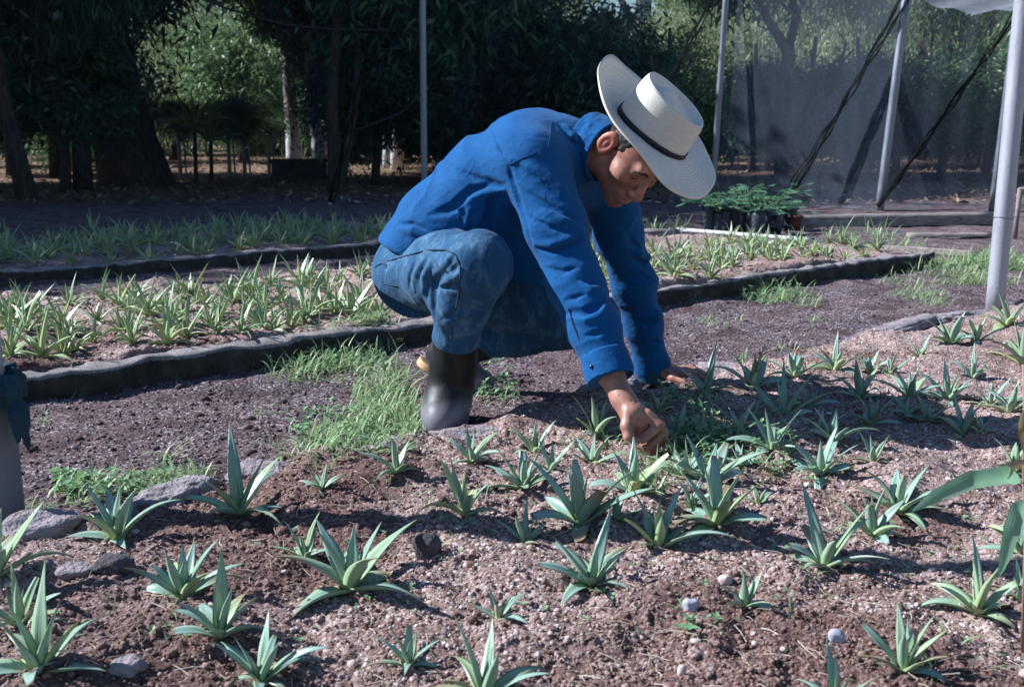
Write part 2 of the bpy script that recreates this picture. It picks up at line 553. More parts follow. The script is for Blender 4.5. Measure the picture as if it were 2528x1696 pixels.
# fallen leaves under the trees
def litter():
    n = 15000; y = rng.uniform(12.5, 33, n); u = rng.uniform(-.52, .52, n); x = u * y; z = gzs(x, y) + .012
    az = rng.random(n) * 6.283; L = rng.uniform(.05, .13, n); W = L * .33; t = rng.normal(0, .35, n)
    d = np.stack([np.cos(az), np.sin(az), t], 1) * L[:, None]; s = np.stack([-np.sin(az), np.cos(az), rng.normal(0, .4, n)], 1) * W[:, None]
    c = np.stack([x, y, z + np.abs(t) * L * .5], 1)
    V = np.stack([c - d * .5, c + s * .5, c + d * .5, c - s * .5], 1).reshape(-1, 3)
    o = mesh_obj("leaf_litter", V, np.arange(n * 4).reshape(-1, 4), M_LITTER, attrs={"tone": np.repeat(rng.random(n), 4)}, smooth=False)
    tag(o, "dry brown fallen leaves lying under the trees beyond the net", "leaf litter", kind="stuff")
M_LITTER = tone_mat("fallen_leaves", [(0, (.09, .05, .035)), (.5, (.22, .14, .09)), (.85, (.40, .28, .19)), (1, (.55, .45, .36))], .8, 40)
litter()

# ================================================================ the man
def unit(v):
    v = np.asarray(v, float); return v / np.linalg.norm(v)

def frame(f, u):
    f = unit(f); u = np.asarray(u, float); u = unit(u - f * (u @ f)); l = np.cross(u, f)
    return f, u, l

# ---- materials
def cloth_mat(name, c1, c2, wsc, bump, rough=.85, wear=None, weave=900):
    m, nt, b = mat_new(name)
    tc = N(nt, "ShaderNodeTexCoord"); co = tc.outputs["Object"]
    n1 = N(nt, "ShaderNodeTexNoise", Scale=wsc, Detail=6.0, Roughness=.65); nt.links.new(co, n1.inputs["Vector"])
    c = ramp(nt, n1.outputs["Fac"], [(.3, c1), (.7, c2)])
    n2 = N(nt, "ShaderNodeTexNoise", Scale=weave, Detail=2.0); nt.links.new(co, n2.inputs["Vector"])
    c = mixc(nt, .35, c, ramp(nt, n2.outputs["Fac"], [(.35, tuple(.55 * x for x in c1)), (.65, tuple(min(1, 1.45 * x) for x in c2))]))
    if wear:
        mpw = N(nt, "ShaderNodeMapping"); mpw.inputs["Scale"].default_value = (2.2, 2.2, .8); nt.links.new(co, mpw.inputs[0])
        n3 = N(nt, "ShaderNodeTexNoise", Scale=11.0, Detail=7.0, Roughness=.75); nt.links.new(mpw.outputs[0], n3.inputs["Vector"])
        f = ramp(nt, n3.outputs["Fac"], [(.48, (0, 0, 0)), (.66, (.8, .8, .8))])
        c = mixc(nt, f, c, wear)
    nt.links.new(c, b.inputs["Base Color"])
    b.inputs["Roughness"].default_value = rough
    b.inputs["Specular IOR Level"].default_value = .12
    b.inputs["Sheen Weight"].default_value = .05
    n4 = N(nt, "ShaderNodeTexNoise", Scale=45.0, Detail=6.0, Roughness=.7); nt.links.new(co, n4.inputs["Vector"])
    bp = N(nt, "ShaderNodeBump", Strength=bump, Distance=.004); nt.links.new(n4.outputs["Fac"], bp.inputs["Height"])
    n5 = N(nt, "ShaderNodeTexNoise", Scale=11.0, Detail=1.0, Distortion=.9); mp5 = N(nt, "ShaderNodeMapping"); mp5.inputs["Scale"].default_value = (1, .7, 1.7); mp5.inputs["Rotation"].default_value = (0, .6, 0)
    nt.links.new(co, mp5.inputs[0]); nt.links.new(mp5.outputs[0], n5.inputs["Vector"])
    s5 = N(nt, "ShaderNodeMath", operation='SUBTRACT'); nt.links.new(n5.outputs["Fac"], s5.inputs[0]); s5.inputs[1].default_value = .5
    a5 = N(nt, "ShaderNodeMath", operation='ABSOLUTE'); nt.links.new(s5.outputs[0], a5.inputs[0])
    h5 = ramp(nt, a5.outputs[0], [(0, (1, 1, 1)), (.05, (.45, .45, .45)), (.16, (0, 0, 0))])
    bp5 = N(nt, "ShaderNodeBump", Strength=.20, Distance=.005); nt.links.new(h5, bp5.inputs["Height"]); nt.links.new(bp.outputs[0], bp5.inputs["Normal"]); bp = bp5
    bp2 = N(nt, "ShaderNodeBump", Strength=.35, Distance=.0012); nt.links.new(n2.outputs["Fac"], bp2.inputs["Height"])
    nt.links.new(bp.outputs[0], bp2.inputs["Normal"]); nt.links.new(bp2.outputs[0], b.inputs["Normal"])
    return m

M_SHIRT = cloth_mat("shirt_cloth", (.0015, .053, .170), (.004, .082, .24), 14, .5)
M_SHIRTIN = cloth_mat("cuff_lining", (.012, .05, .10), (.02, .07, .13), 14, .3)
M_DENIM = cloth_mat("denim", (.010, .047, .112), (.026, .088, .178), 11, .6, wear=(.09, .19, .295), weave=700)
M_SEAM = cloth_mat("seam_thread", (.02, .045, .09), (.03, .06, .11), 40, .2)
M_SHSEAM = cloth_mat("shirt_seam", (.001, .028, .10), (.003, .040, .13), 40, .2)

def skin_mat(name, c1, c2):
    m, nt, b = mat_new(name)
    tc = N(nt, "ShaderNodeTexCoord"); co = tc.outputs["Object"]
    n1 = N(nt, "ShaderNodeTexNoise", Scale=28.0, Detail=5.0); nt.links.new(co, n1.inputs["Vector"])
    a = N(nt, "ShaderNodeAttribute", attribute_name="red")
    c = ramp(nt, n1.outputs["Fac"], [(.32, c1), (.68, c2)])
    n9 = N(nt, "ShaderNodeTexNoise", Scale=95.0, Detail=6.0, Roughness=.7); nt.links.new(co, n9.inputs["Vector"])
    c = mixc(nt, ramp(nt, n9.outputs["Fac"], [(.42, (0, 0, 0)), (.7, (.55, .55, .55))]), c, tuple(.55 * x for x in c1))
    be = N(nt, "ShaderNodeAttribute", attribute_name="beard")
    c = mixc(nt, be.outputs["Fac"], c, (.12, .065, .055))
    c = mixc(nt, a.outputs["Fac"], c, (.42, .13, .10))
    nt.links.new(c, b.inputs["Base Color"])
    b.inputs["Roughness"].default_value = .48
    b.inputs["Subsurface Weight"].default_value = .22
    b.inputs["Subsurface Radius"].default_value = (1.0, .3, .15)
    b.inputs["Subsurface Scale"].default_value = .008
    n4 = N(nt, "ShaderNodeTexNoise", Scale=320.0, Detail=4.0); nt.links.new(co, n4.inputs["Vector"])
    bp = N(nt, "ShaderNodeBump", Strength=.3, Distance=.0015); nt.links.new(n4.outputs["Fac"], bp.inputs["Height"])
    nt.links.new(bp.outputs[0], b.inputs["Normal"])
    return m
M_SKIN = skin_mat("skin", (.29, .125, .088), (.45, .22, .16))
M_HAIR = noise_mat("hair", (.008, .007, .008), (.025, .02, .018), 120, .55, .6, 300, .003)

def rubber_mat():
    m, nt, b = mat_new("boot_rubber")
    tc = N(nt, "ShaderNodeTexCoord"); co = tc.outputs["Object"]
    n1 = N(nt, "ShaderNodeTexNoise", Scale=7.0, Detail=7.0, Roughness=.7); nt.links.new(co, n1.inputs["Vector"])
    c = ramp(nt, n1.outputs["Fac"], [(.35, (.004, .0045, .005)), (.7, (.013, .014, .016))])
    # dried dust on the foot: dirt that sits low on the boot
    g = N(nt, "ShaderNodeNewGeometry"); sp = N(nt, "ShaderNodeSeparateXYZ"); nt.links.new(g.outputs["Position"], sp.inputs[0])
    ad = N(nt, "ShaderNodeMath", operation='MULTIPLY_ADD'); nt.links.new(n1.outputs["Fac"], ad.inputs[0]); ad.inputs[1].default_value = .09
    nt.links.new(sp.outputs["Z"], ad.inputs[2])
    f = ramp(nt, ad.outputs[0], [(.105, (.95, .95, .95)), (.150, (.03, .03, .03))])
    c = mixc(nt, f, c, (.17, .16, .18))
    nt.links.new(c, b.inputs["Base Color"])
    b.inputs["Roughness"].default_value = .5; b.inputs["Specular IOR Level"].default_value = .28
    n4 = N(nt, "ShaderNodeTexNoise", Scale=60.0, Detail=5.0); nt.links.new(co, n4.inputs["Vector"])
    bp = N(nt, "ShaderNodeBump", Strength=.3, Distance=.003); nt.links.new(n4.outputs["Fac"], bp.inputs["Height"])
    nt.links.new(bp.outputs[0], b.inputs["Normal"])
    return m
M_BOOT = rubber_mat()
M_SOLE = noise_mat("boot_sole", (.42, .25, .13), (.52, .33, .18), 30, .7, .3)

# ---- joints (forward distance per joint gives each its own depth)
J = dict(
    A=P(1032, 655, 3.03), B=P(1112, 562, 3.0), C=P(1222, 462, 2.95), D=P(1322, 402, 2.9), E=P(1405, 372, 2.88),
    neck=P(1440, 372, 2.87),
    rs=P(1322, 412, 2.73), ru=P(1372, 560, 2.68), re=P(1420, 700, 2.63), rf=P(1466, 810, 2.555), rc=P(1503, 915, 2.50), rw=P(1538, 985, 2.45),
    ls=P(1500, 455, 3.05), lu=P(1528, 580, 3.14), le=P(1565, 700, 3.2), lf=P(1588, 800, 3.24), lc=P(1608, 898, 3.28), lw=P(1618, 925, 3.3),
    rh=P(1032, 682, 2.99), rt=P(1105, 672, 2.80), rk=P(1180, 655, 2.655), rsh=P(1138, 755, 2.715), rcf=P(1126, 835, 2.755), ra=P(1112, 965, 2.83),
    lh=P(1090, 665, 3.14), lk=P(1462, 790, 3.08), la=P(1115, 850, 3.22),
)
LAT = unit([.32, .93, .12])          # across the shoulders, towards his left

def squash(p, c, l, s):
    q = p - np.asarray(c, f32); k = (q @ np.asarray(l, f32)) * (1 - 1 / s)
    return p - k[:, None] * np.asarray(l, f32)

HC = np.array([.309, 2.789, .7225])
Hf, Hu, Hl = frame((.2635, -.513, -.817), (.596, -.579, .556))
HS = 1.03
HB = P(1607, 331, 2.76)
Tf, Tu, Tl = frame((.794, -.123, -.595), (.52, -.37, .77))
def hp(f, u, l): return HC + HS * (f * Hf + u * Hu + l * Hl)
HR = np.stack([Hf, Hu, Hl])
TR = np.stack([Tf, Tu, Tl])
def under_hat(p, d, m=.0):
    """keeps what is worn under the hat inside its crown"""
    q = (p - HB.astype(f32)) @ TR.T.astype(f32)
    o = np.sqrt((q[:, 0] / (.093 + m)) ** 2 + (q[:, 2] / (.077 + m)) ** 2)
    side = np.minimum((o - 1) * .08, q[:, 1] + .006)
    side = np.maximum(np.maximum(side, q[:, 1] - .075), -.02)
    return smax(d, np.where(q[:, 1] > -.012, side, -.02 + (q[:, 1] > -.03) * (q[:, 1] + .03) * .5), .003)

def head_sdf(p):
    return under_hat(p, head_raw(p))
def head_raw(p):
    d = ell(p, hp(-.008, .035, 0), HS * np.array([.095, .085, .074]), HR)
    d = smin(d, ell(p, hp(.034, -.030, 0), HS * np.array([.056, .075, .060]), HR), .03)
    for s in (-1, 1):
        d = smin(d, cap(p, hp(.0, -.068, s * .050), hp(.070, -.108, s * .010), HS * .020, HS * .019), .035)
        d = smin(d, ell(p, hp(.056, -.028, s * .043), HS * np.array([.028, .022, .022]), HR), .02)
    d = smin(d, cap(p, hp(.082, .022, -.036), hp(.082, .022, .036), HS * .011, HS * .011), .018)
    for s in (-1, 1):
        d = smax(d, -ell(p, hp(.102, .001, s * .033), HS * np.array([.018, .012, .019]), HR), .016)
        d = smin(d, ell(p, hp(.0735, -.002, s * .032), HS * np.array([.0135, .0115, .0140]), HR), .008)
    d = smin(d, cap(p, hp(.086, .008, 0), hp(.112, -.044, 0), HS * .0085, HS * .0135), .012)
    for s in (-1, 1):
        d = smin(d, ell(p, hp(.100, -.047, s * .0145), HS * np.array([.012, .009, .0095]), HR), .006)
    d = smin(d, ell(p, hp(.084, -.076, 0), HS * np.array([.016, .020, .026]), HR), .016)
    d = smin(d, ell(p, hp(.099, -.0705, 0), HS * np.array([.008, .0055, .021]), HR), .005)
    d = smin(d, ell(p, hp(.096, -.0835, 0), HS * np.array([.009, .0065, .019]), HR), .005)
    d = smax(d, -cap(p, hp(.106, -.077, -.024), hp(.106, -.077, .024), .0022, .0022), .004)
    d = smin(d, ell(p, hp(.078, -.108, 0), HS * np.array([.016, .014, .018]), HR), .012)
    for s in (-1, 1):                                       # ears
        ef = unit(Hf * .86 - s * 0 + Hl * s * -.35 * -1 * -1)
        ef = unit(Hf * .90 - Hl * s * .42); eu = unit(Hu - Hf * .18); eu = unit(eu - ef * (eu @ ef)); el = np.cross(eu, ef)
        R = np.stack([ef, eu, el]); c = hp(-.012, -.012, s * .082)
        e = ell(p, c, HS * np.array([.021, .036, .0085]), R)
        e = smin(e, ell(p, c - eu * .026 * HS + ef * .006, HS * np.array([.011, .013, .007]), R), .006)
        e = smax(e, -ell(p, c + s * el * .0095 * HS + ef * .003 - eu * .002, HS * np.array([.013, .023, .0085]), R), .004)
        e = smin(e, ell(p, c + s * el * .002 - eu * .001 + ef * .001, HS * np.array([.006, .016, .004]), R), .003)
        d = smin(d, e, .008)
    return d

def hand_right(p):
    w = J['rw']
    X = lambda px, py, dy: P(px, py, 2.425 + dy)
    d = cap(p, w, X(1562, 1022, -.002), .0265, .030)
    d = smin(d, ell(p, X(1578, 1040, .018), (.033, .040, .036)), .02)
    fing = [  # index, middle, ring, little: knuckle, middle joint, end joint, tip
        [(X(1598, 1022, -.012), .0135), (X(1628, 1050, -.022), .0122), (X(1588, 1083, -.034), .0105), (X(1563, 1080, -.022), .009)],
        [(X(1606, 1032, .012), .0135), (X(1638, 1070, .004), .0122), (X(1600, 1104, -.014), .0105), (X(1574, 1100, -.006), .009)],
        [(X(1604, 1040, .034), .0125), (X(1636, 1084, .030), .0115), (X(1604, 1116, .012), .010), (X(1580, 1110, .014), .0085)],
        [(X(1596, 1046, .054), .0115), (X(1624, 1090, .054), .0105), (X(1598, 1116, .038), .009), (X(1580, 1110, .036), .008)]]
    for k, f in enumerate(fing):
        e = chain(p, f, .006)
        d = smin(d, e, .0028)
    th = chain(p, [(X(1552, 1018, -.012), .0165), (X(1548, 1052, -.030), .0145), (X(1552, 1078, -.042), .0115), (X(1570, 1090, -.042), .0095)], .008)
    d = smin(d, th, .005)
    # creases at the wrist and thumb
    for a, b in (((1540, 998), (1560, 992)), ((1541, 1004), (1572, 994))):
        d = smax(d, -cap(p, P(*a, 2.418), P(*b, 2.418), .002, .002), .004)
    return d

def hand_left(p):
    X = lambda px, py, Y, z: np.array([(px - CX) / FPX * (Y * CT + (CAM_H - z) * ST), Y, z])
    w = J['lw']
    d = cap(p, w, X(1640, 0, 3.285, .052), .027, .024)
    d = smin(d, ell(p, X(1658, 0, 3.275, .046), (.046, .040, .019)), .02)
    for (y0, y1, L, z) in ((3.245, 3.225, 1738, .036), (3.268, 3.262, 1748, .036), (3.292, 3.297, 1742, .036), (3.315, 3.33, 1726, .036)):
        m = (1690 + L) / 2
        d = smin(d, chain(p, [(X(1682, 0, y0, .046), .0115), (X(m, 0, (y0 + y1) / 2, .047), .0105), (X((m + L) / 2, 0, y1, .041), .0095), (X(L, 0, y1, z), .0078)], .006), .004)
    d = smin(d, chain(p, [(X(1635, 0, 3.25, .050), .016), (X(1662, 0, 3.205, .042), .0125), (X(1690, 0, 3.18, .036), .010)], .008), .006)
    return d

def body_sdf(p):
    d = head_sdf(p)
    d = smin(d, cap(p, hp(-.03, -.045, 0), J['E'] + np.array([-.02, 0, -.02]), .056, .062), .03)
    d = smin(d, hand_right(p), .012)
    d = smin(d, hand_left(p), .012)
    d = smin(d, chain(p, [(J['rs'], .05), (J['re'], .042), (J['rc'], .032), (J['rw'], .0265)], .02), .012)
    d = smin(d, chain(p, [(J['ls'], .05), (J['le'], .042), (J['lc'], .031), (J['lw'], .026)], .02), .012)
    q = squash(p, J['C'], LAT, 1.3)
    d = smin(d, chain(q, [(J['A'], .10), (J['B'], .095), (J['C'], .10), (J['D'], .09), (J['E'], .05)], .04), .04)
    d = smin(d, chain(p, [(J['rh'], .07), (J['rk'], .05), (J['ra'], .035)], .03), .03)
    d = smin(d, chain(p, [(J['lh'], .07), (J['lk'], .05), (J['la'], .035)], .03), .03)
    return d

# ---- shirt
LATY = np.array([.1, .97, .1])
_n = np.cross(P(1300, 692, 2.9) - P(952, 588, 3.0), LATY); HEMN = unit(_n if _n[2] > 0 else -_n); HEMP = P(952, 588, 3.0)
RCA = unit(J['rc'] - J['rf']); LCA = unit(J['lc'] - J['lf'])
RCUT = P(1506, 934, 2.49); LCUT = P(1610, 922, 3.285)

def sleeve_r(p):
    return chain(p, [(J['rs'] + [0, .02, 0], .088), (J['ru'], .072), (J['re'], .0665), (J['rf'], .0605), (J['rc'], .0515), (P(1518, 950, 2.475), .050)], .03)
def sleeve_l(p):
    return chain(p, [(J['ls'], .082), (J['lu'], .066), (J['le'], .062), (J['lf'], .056), (J['lc'], .049), (P(1614, 940, 3.29), .048)], .03)
def torso(p):
    q = squash(p, J['C'], LAT, 1.32)
    d = chain(q, [(J['A'], .132), (J['B'], .128), (J['C'], .134), (J['D'], .122), (J['E'], .082)], .06)
    d = smin(d, cap(p, P(1225, 520, 2.95), P(1305, 640, 2.93), .115, .095), .06)      # loose front hanging down
    d = smin(d, cap(p, J['rs'] + np.array([-.02, .03, .02]), J['D'], .075, .10), .06)
    d = smin(d, cap(p, J['ls'], J['D'], .075, .10), .06)
    return d
def shirt_base(p):
    d = torso(p)
    d = smax(d, -((p - HEMP.astype(f32)) @ HEMN.astype(f32)), .006)
    d = smin(d, sleeve_r(p), .022)
    d = smin(d, sleeve_l(p), .022)
    return d

def on_shirt(pts): 
    r = []
    for q in pts:
        s = surf(shirt_base, *q)
        if s is not None: r.append(s)
    return r
GROOVE = [  # creases drawn over the visible cloth: pixel path, half width, depth
    ([(1216, 318), (1226, 350), (1242, 385), (1256, 408)], .0045, .75),                     # armhole seam
    ([(1256, 408), (1262, 440), (1280, 500), (1300, 565), (1312, 600)], .010, .55),       # under the arm
    ([(1240, 462), (1200, 462), (1165, 472), (1120, 500)], .011, .6),
    ([(1222, 470), (1212, 500), (1208, 545), (1215, 590)], .013, .5),
    ([(1130, 418), (1170, 440), (1210, 452), (1246, 458)], .008, .6),
    ([(1060, 530), (1100, 520), (1150, 500), (1190, 480)], .012, .5),
    ([(985, 552), (1020, 556), (1060, 572)], .009, .6),
    ([(1405, 320), (1422, 345), (1440, 368)], .012, .6),
    ([(1375, 305), (1400, 330), (1428, 372)], .008, .5),
    ([(1270, 400), (1320, 430), (1380, 480), (1415, 520)], .007, .4),
    ([(1290, 470), (1340, 500), (1395, 530), (1432, 545)], .008, .5),
    ([(1300, 530), (1350, 560), (1400, 575)], .007, .4),
    ([(1325, 612), (1365, 616), (1410, 600), (1446, 582)], .009, .7),
    ([(1400, 770), (1440, 772), (1475, 758), (1490, 735)], .011, .7),
    ([(1395, 740), (1420, 735), (1450, 725)], .007, .5),
    ([(1430, 690), (1455, 705), (1475, 700)], .008, .5),
    ([(1440, 830), (1470, 826), (1500, 812)], .007, .45),
    ([(1350, 660), (1390, 672), (1430, 660)], .008, .4),
    ([(1575, 640), (1592, 650), (1606, 645)], .010, .7),
    ([(1545, 690), (1580, 680), (1608, 690)], .010, .5),
    ([(1570, 790), (1600, 800), (1626, 790)], .010, .6),
    ([(1540, 560), (1560, 600), (1590, 620)], .010, .5),
    ([(1600, 850), (1615, 845), (1635, 850)], .008, .5),
]
RIDGE = [
    ([(1262, 395), (1320, 420), (1385, 470), (1425, 505)], .009, .3),
    ([(1318, 602), (1360, 606), (1405, 590), (1442, 570)], .008, .4),
    ([(1400, 786), (1445, 790), (1480, 778), (1498, 750)], .009, .4),
    ([(1245, 470), (1205, 476), (1170, 490), (1130, 516)], .010, .3),
    ([(1150, 560), (1160, 520), (1195, 495)], .009, .35),
    ([(1175, 585), (1180, 540), (1200, 505)], .009, .35),
    ([(985, 566), (1020, 570), (1052, 584)], .008, .4),
    ([(1395, 312), (1415, 335), (1434, 362)], .009, .4),
    ([(1435, 700), (1458, 716), (1480, 712)], .008, .4),
    ([(1580, 628), (1598, 634), (1610, 628)], .012, .5),
    ([(1605, 778), (1620, 775), (1634, 778)], .011, .5),
    ([(1340, 520), (1390, 545), (1430, 560)], .008, .35),
]
def field_of(lst, base):
    r = []
    for pts, w, dp in lst:
        q = [surf(base, *t) for t in pts]; q = [x for x in q if x is not None]
        if len(q) < 2: continue
        r.append((q, w, dp, np.mean(q, 0), max(np.linalg.norm(x - np.mean(q, 0)) for x in q) + .05))
    return r
GF = field_of(GROOVE, shirt_base); RF = field_of(RIDGE, shirt_base)
def apply_folds(p, d, gf, rf, gk=1.25, dk=.28):
    for q, w, dp, c, R in gf:
        m = ((p - c.astype(f32)) ** 2).sum(1) < R * R
        if m.any():
            e = polyd(p[m], q, w * gk)
            d[m] = smax(d[m], -(e + w * max(0, 1 - dp - dk)), w * .9)
    for q, w, dp, c, R in rf:
        m = ((p - c.astype(f32)) ** 2).sum(1) < R * R
        if m.any():
            e = polyd(p[m], q, w * 1.2)
            d[m] = smin(d[m], e + w * max(0, .9 - dp - .2) * .6, w * 1.5)
    return d
def hem_cut(p, d):
    d = smax(d, np.where((p[:, 2] < .45) & (p[:, 1] < 2.8) & (p[:, 0] > .05), (p - RCUT.astype(f32)) @ RCA.astype(f32), -1), .003)
    d = smax(d, np.where((p[:, 2] < .45) & (p[:, 0] > .3) & (p[:, 1] > 2.95), (p - LCUT.astype(f32)) @ LCA.astype(f32), -1), .003)
    return d
def shirt_sdf(p):
    d = apply_folds(p, shirt_base(p), GF, RF)
    # neck opening
    d = smax(d, -cap(p, J['neck'] + np.array([.015, -.01, .0]), hp(0, -.05, 0), .060, .075), .012)
    return hem_cut(p, d)

def wrinkle(V, Q, amp, axis_scale, freq):
    n = vnormals(V, Q)
    return V + n * (fbm(V * axis_scale * freq, 3) * amp)[:, None]

print("building figure")
man = empty("person", (-.15, 2.95, 0), "man in blue shirt, jeans and straw hat crouching over the seedling bed to pull weeds", "person")

V, Q = sdf_mesh(body_sdf, (-.45, 2.3, -.02), (.62, 3.45, .92), .0034)
red = np.clip(1 - np.abs(head_sdf(V.astype(f32))) / .02, 0, 1) * 0
for s in (-1, 1):
    red = np.maximum(red, np.clip(1.25 - np.linalg.norm(V - hp(-.012, -.012, s * .086), axis=1) / .045, 0, .75))  # ear redness: light shining through, painted into the skin colour
red = np.maximum(red, np.clip(1.2 - np.linalg.norm((V - hp(.104, -.077, 0)) @ HR.T / np.array([.016, .012, .026]), axis=1), 0, .6))
hl_ = (V - HC) @ HR.T / HS
beard = np.clip((-.052 - hl_[:, 1]) / .03, 0, 1) * np.clip((hl_[:, 0] - .005) / .04, 0, 1) * (np.linalg.norm(V - HC, axis=1) < .2) * (1 - np.clip(red * 2, 0, 1)) * .55
body = mesh_obj("body", V, Q, M_SKIN, man, attrs={"red": red, "beard": beard})

V, Q = sdf_mesh(shirt_sdf, (-.42, 2.3, .0), (.52, 3.45, .95), .0036)
V = wrinkle(V, Q, .0022, np.array([1, 1, 1.6]), 16)
def ridge_folds(V, Q, A_, freq, amp, warp=.04):
    """sharp cloth folds: ridged noise that varies fast along the axis A_"""
    n = vnormals(V, Q); w_ = np.stack([noise3(V * 7 + k * 13.1) for k in range(3)], 1) * warp
    p = V + w_; a = p @ A_; r = p - a[:, None] * A_
    k = 1 - np.abs(noise3(r * freq * .42 + np.outer(a, A_) * freq * 1.5))
    msk = np.clip(noise3(V * 5.5 + 40) * 1.2 + .5, 0, 1)
    return V + n * ((k ** 3 - .35) * amp * msk)[:, None]
isr = (V[:, 1] < 2.76) & (V[:, 0] > .02) & (V[:, 2] < .66); isl = (V[:, 0] > .24) & (V[:, 1] > 2.98) & (V[:, 2] < .66)
Vs = ridge_folds(V, Q, RCA, 13, .0075); Vt = ridge_folds(V, Q, unit(J['D'] - J['B']) * .6 + np.array([0, -.3, .5]), 9, .0065, .06)
V = np.where((isr | isl)[:, None], Vs, Vt)
V = lap(V, Q, .35)
shirt = mesh_obj("shirt", V, Q, M_SHIRT, man)

# cuffs and collar
def ring_sdf(a, b, r0, r1, th, roll=None):
    def fn(p):
        ax = unit(np.asarray(b) - np.asarray(a)); q = p - np.asarray(a, f32)
        t = q @ ax.astype(f32); L = float(np.linalg.norm(np.asarray(b) - np.asarray(a)))
        rr = np.sqrt(np.maximum((q * q).sum(1) - t * t, 1e-9))
        w = np.clip(t / L, 0, 1)
        d = np.abs(rr - (r0 + (r1 - r0) * w)) - th
        return smax(d, np.maximum(-t, t - L), .004)
    return fn
def ring_obj(name, a, b, r0, r1, th, mat, parent, amp=.001):
    fn = ring_sdf(a, b, r0, r1, th); m = max(r0, r1) + .02
    lo = np.minimum(a, b) - m; hi = np.maximum(a, b) + m
    V, Q = sdf_mesh(fn, lo, hi, .0028)
    V = wrinkle(V, Q, amp, np.array([1, 1, 1]), 40)
    return mesh_obj(name, V, Q, mat, parent)
cuff_r = ring_obj("cuff", P(1490, 872, 2.518), P(1508, 937, 2.486), .0535, .0535, .0035, M_SHIRT, shirt)
cuff_l = ring_obj("cuff", P(1606, 890, 3.278), P(1613, 930, 3.29), .051, .052, .0035, M_SHIRTIN, shirt)
collar = ring_obj("collar", P(1450, 354, 2.868), P(1502, 380, 2.815), .079, .074, .0042, M_SHIRT, shirt, .003)
bt = MB(); bc = surf(shirt_sdf, 1461, 905); 
if bc is not None:
    nb = unit(np.array([-.35, -.9, .1]))
    bt.tube([bc + nb * .002, bc + nb * .0045], .0048, 12)
    mb_ = bt.build("button", noise_mat("button_dark", (.01, .012, .03), (.02, .02, .04), 50, .3, 0), shirt)

def seam(fn, path, r, name, mat, parent, off=.0):
    q = []
    for i in range(len(path) - 1):
        for t in np.linspace(0, 1, 7)[:-1]:
            q.append((path[i][0] * (1 - t) + path[i + 1][0] * t, path[i][1] * (1 - t) + path[i + 1][1] * t))
    q.append(path[-1])
    pts = [surf(fn, *t) for t in q]; pts = [x for x in pts if x is not None]
    mb = MB(); mb.tube(pts, r, 5)
    return mb.build(name, mat, parent)
seam(shirt_sdf, [(1362, 300), (1358, 335), (1352, 375)], .0016, "shoulder_seam", M_SHSEAM, shirt)
seam(shirt_sdf, [(1214, 314), (1228, 355), (1246, 390), (1258, 408), (1290, 392), (1325, 378)], .0016, "armhole_seam", M_SHSEAM, shirt)
seam(shirt_sdf, [(1402, 762), (1416, 805), (1432, 845), (1448, 872)], .0022, "sleeve_placket", M_SEAM, shirt)

# ---- jeans
def jeans_base(p):
    d = chain(p, [(J['rh'], .112), (J['rt'], .098), (J['rk'], .081)], .05)
    d = smin(d, chain(p, [(J['rk'], .080), (J['rsh'], .069), (J['rcf'], .054), (J['ra'], .045)], .03), .03)
    q = squash(p, J['A'], LAT, 1.28)
    d = smin(d, cap(q, J['A'] + np.array([0, 0, -.01]), J['B'], .115, .10), .04)
    d = smin(d, chain(p, [(J['lh'], .115), (J['lk'] * .5 + J['lh'] * .5, .10), (J['lk'], .074)], .04), .04)
    d = smin(d, chain(p, [(J['lk'], .072), (J['la'] * .5 + J['lk'] * .5, .066), (J['la'], .052)], .03), .03)
    return d
JG = [
    ([(1072, 795), (1070, 740), (1070, 700), (1088, 680), (1130, 672)], .013, .7),     # behind the knee
    ([(1085, 690), (1110, 672), (1135, 650)], .008, .6),
    ([(1078, 700), (1098, 668), (1120, 642)], .006, .5),
    ([(1035, 700), (1042, 660), (1060, 630)], .006, .45),
    ([(1010, 720), (1012, 680), (1025, 640)], .006, .45),
    ([(1055, 740), (1055, 700), (1068, 660)], .007, .5),
    ([(985, 690), (985, 650), (1000, 620)], .005, .4),
    ([(1080, 715), (1110, 706), (1140, 690)], .008, .6),
    ([(1090, 790), (1110, 780), (1130, 760)], .006, .4),
    ([(1140, 820), (1120, 810), (1100, 815)], .006, .4),
]
JR = [
    ([(1085, 702), (1112, 690), (1138, 672)], .008, .5),
    ([(1045, 720), (1048, 680), (1064, 645)], .007, .4),
    ([(1022, 720), (1026, 675), (1042, 640)], .007, .4),
    ([(1090, 655), (1105, 640), (1120, 625)], .007, .4),
]
JGF = field_of(JG, jeans_base); JRF = field_of(JR, jeans_base)
BOOTCUT = P(1126, 842, 2.757); BAX = unit(J['ra'] - J['rsh'])
def jeans_sdf(p):
    d = apply_folds(p, jeans_base(p), JGF, JRF)
    d = smax(d, np.where((p[:, 2] < .4) & (p[:, 1] < 2.98) & (p[:, 0] < .0), (p - BOOTCUT.astype(f32)) @ BAX.astype(f32), -1), .003)
    return d
V, Q = sdf_mesh(jeans_sdf, (-.48, 2.45, .03), (.45, 3.42, .66), .0036)
V = wrinkle(V, Q, .0018, np.array([1.4, 1, .8]), 26)
V = lap(ridge_folds(V, Q, unit([.55, -.2, .55]), 15, .0055, .03), Q, .3)
jeans = mesh_obj("jeans", V, Q, M_DENIM, man)
seam(jeans_sdf, [(955, 645), (1000, 632), (1050, 618), (1100, 616), (1124, 628), (1136, 660), (1136, 700), (1126, 760), (1112, 835)], .0019, "side_seam", M_SEAM, jeans)
seam(jeans_sdf, [(945, 700), (965, 704), (985, 706), (1005, 730), (1060, 785)], .0019, "inner_seam", M_SEAM, jeans)
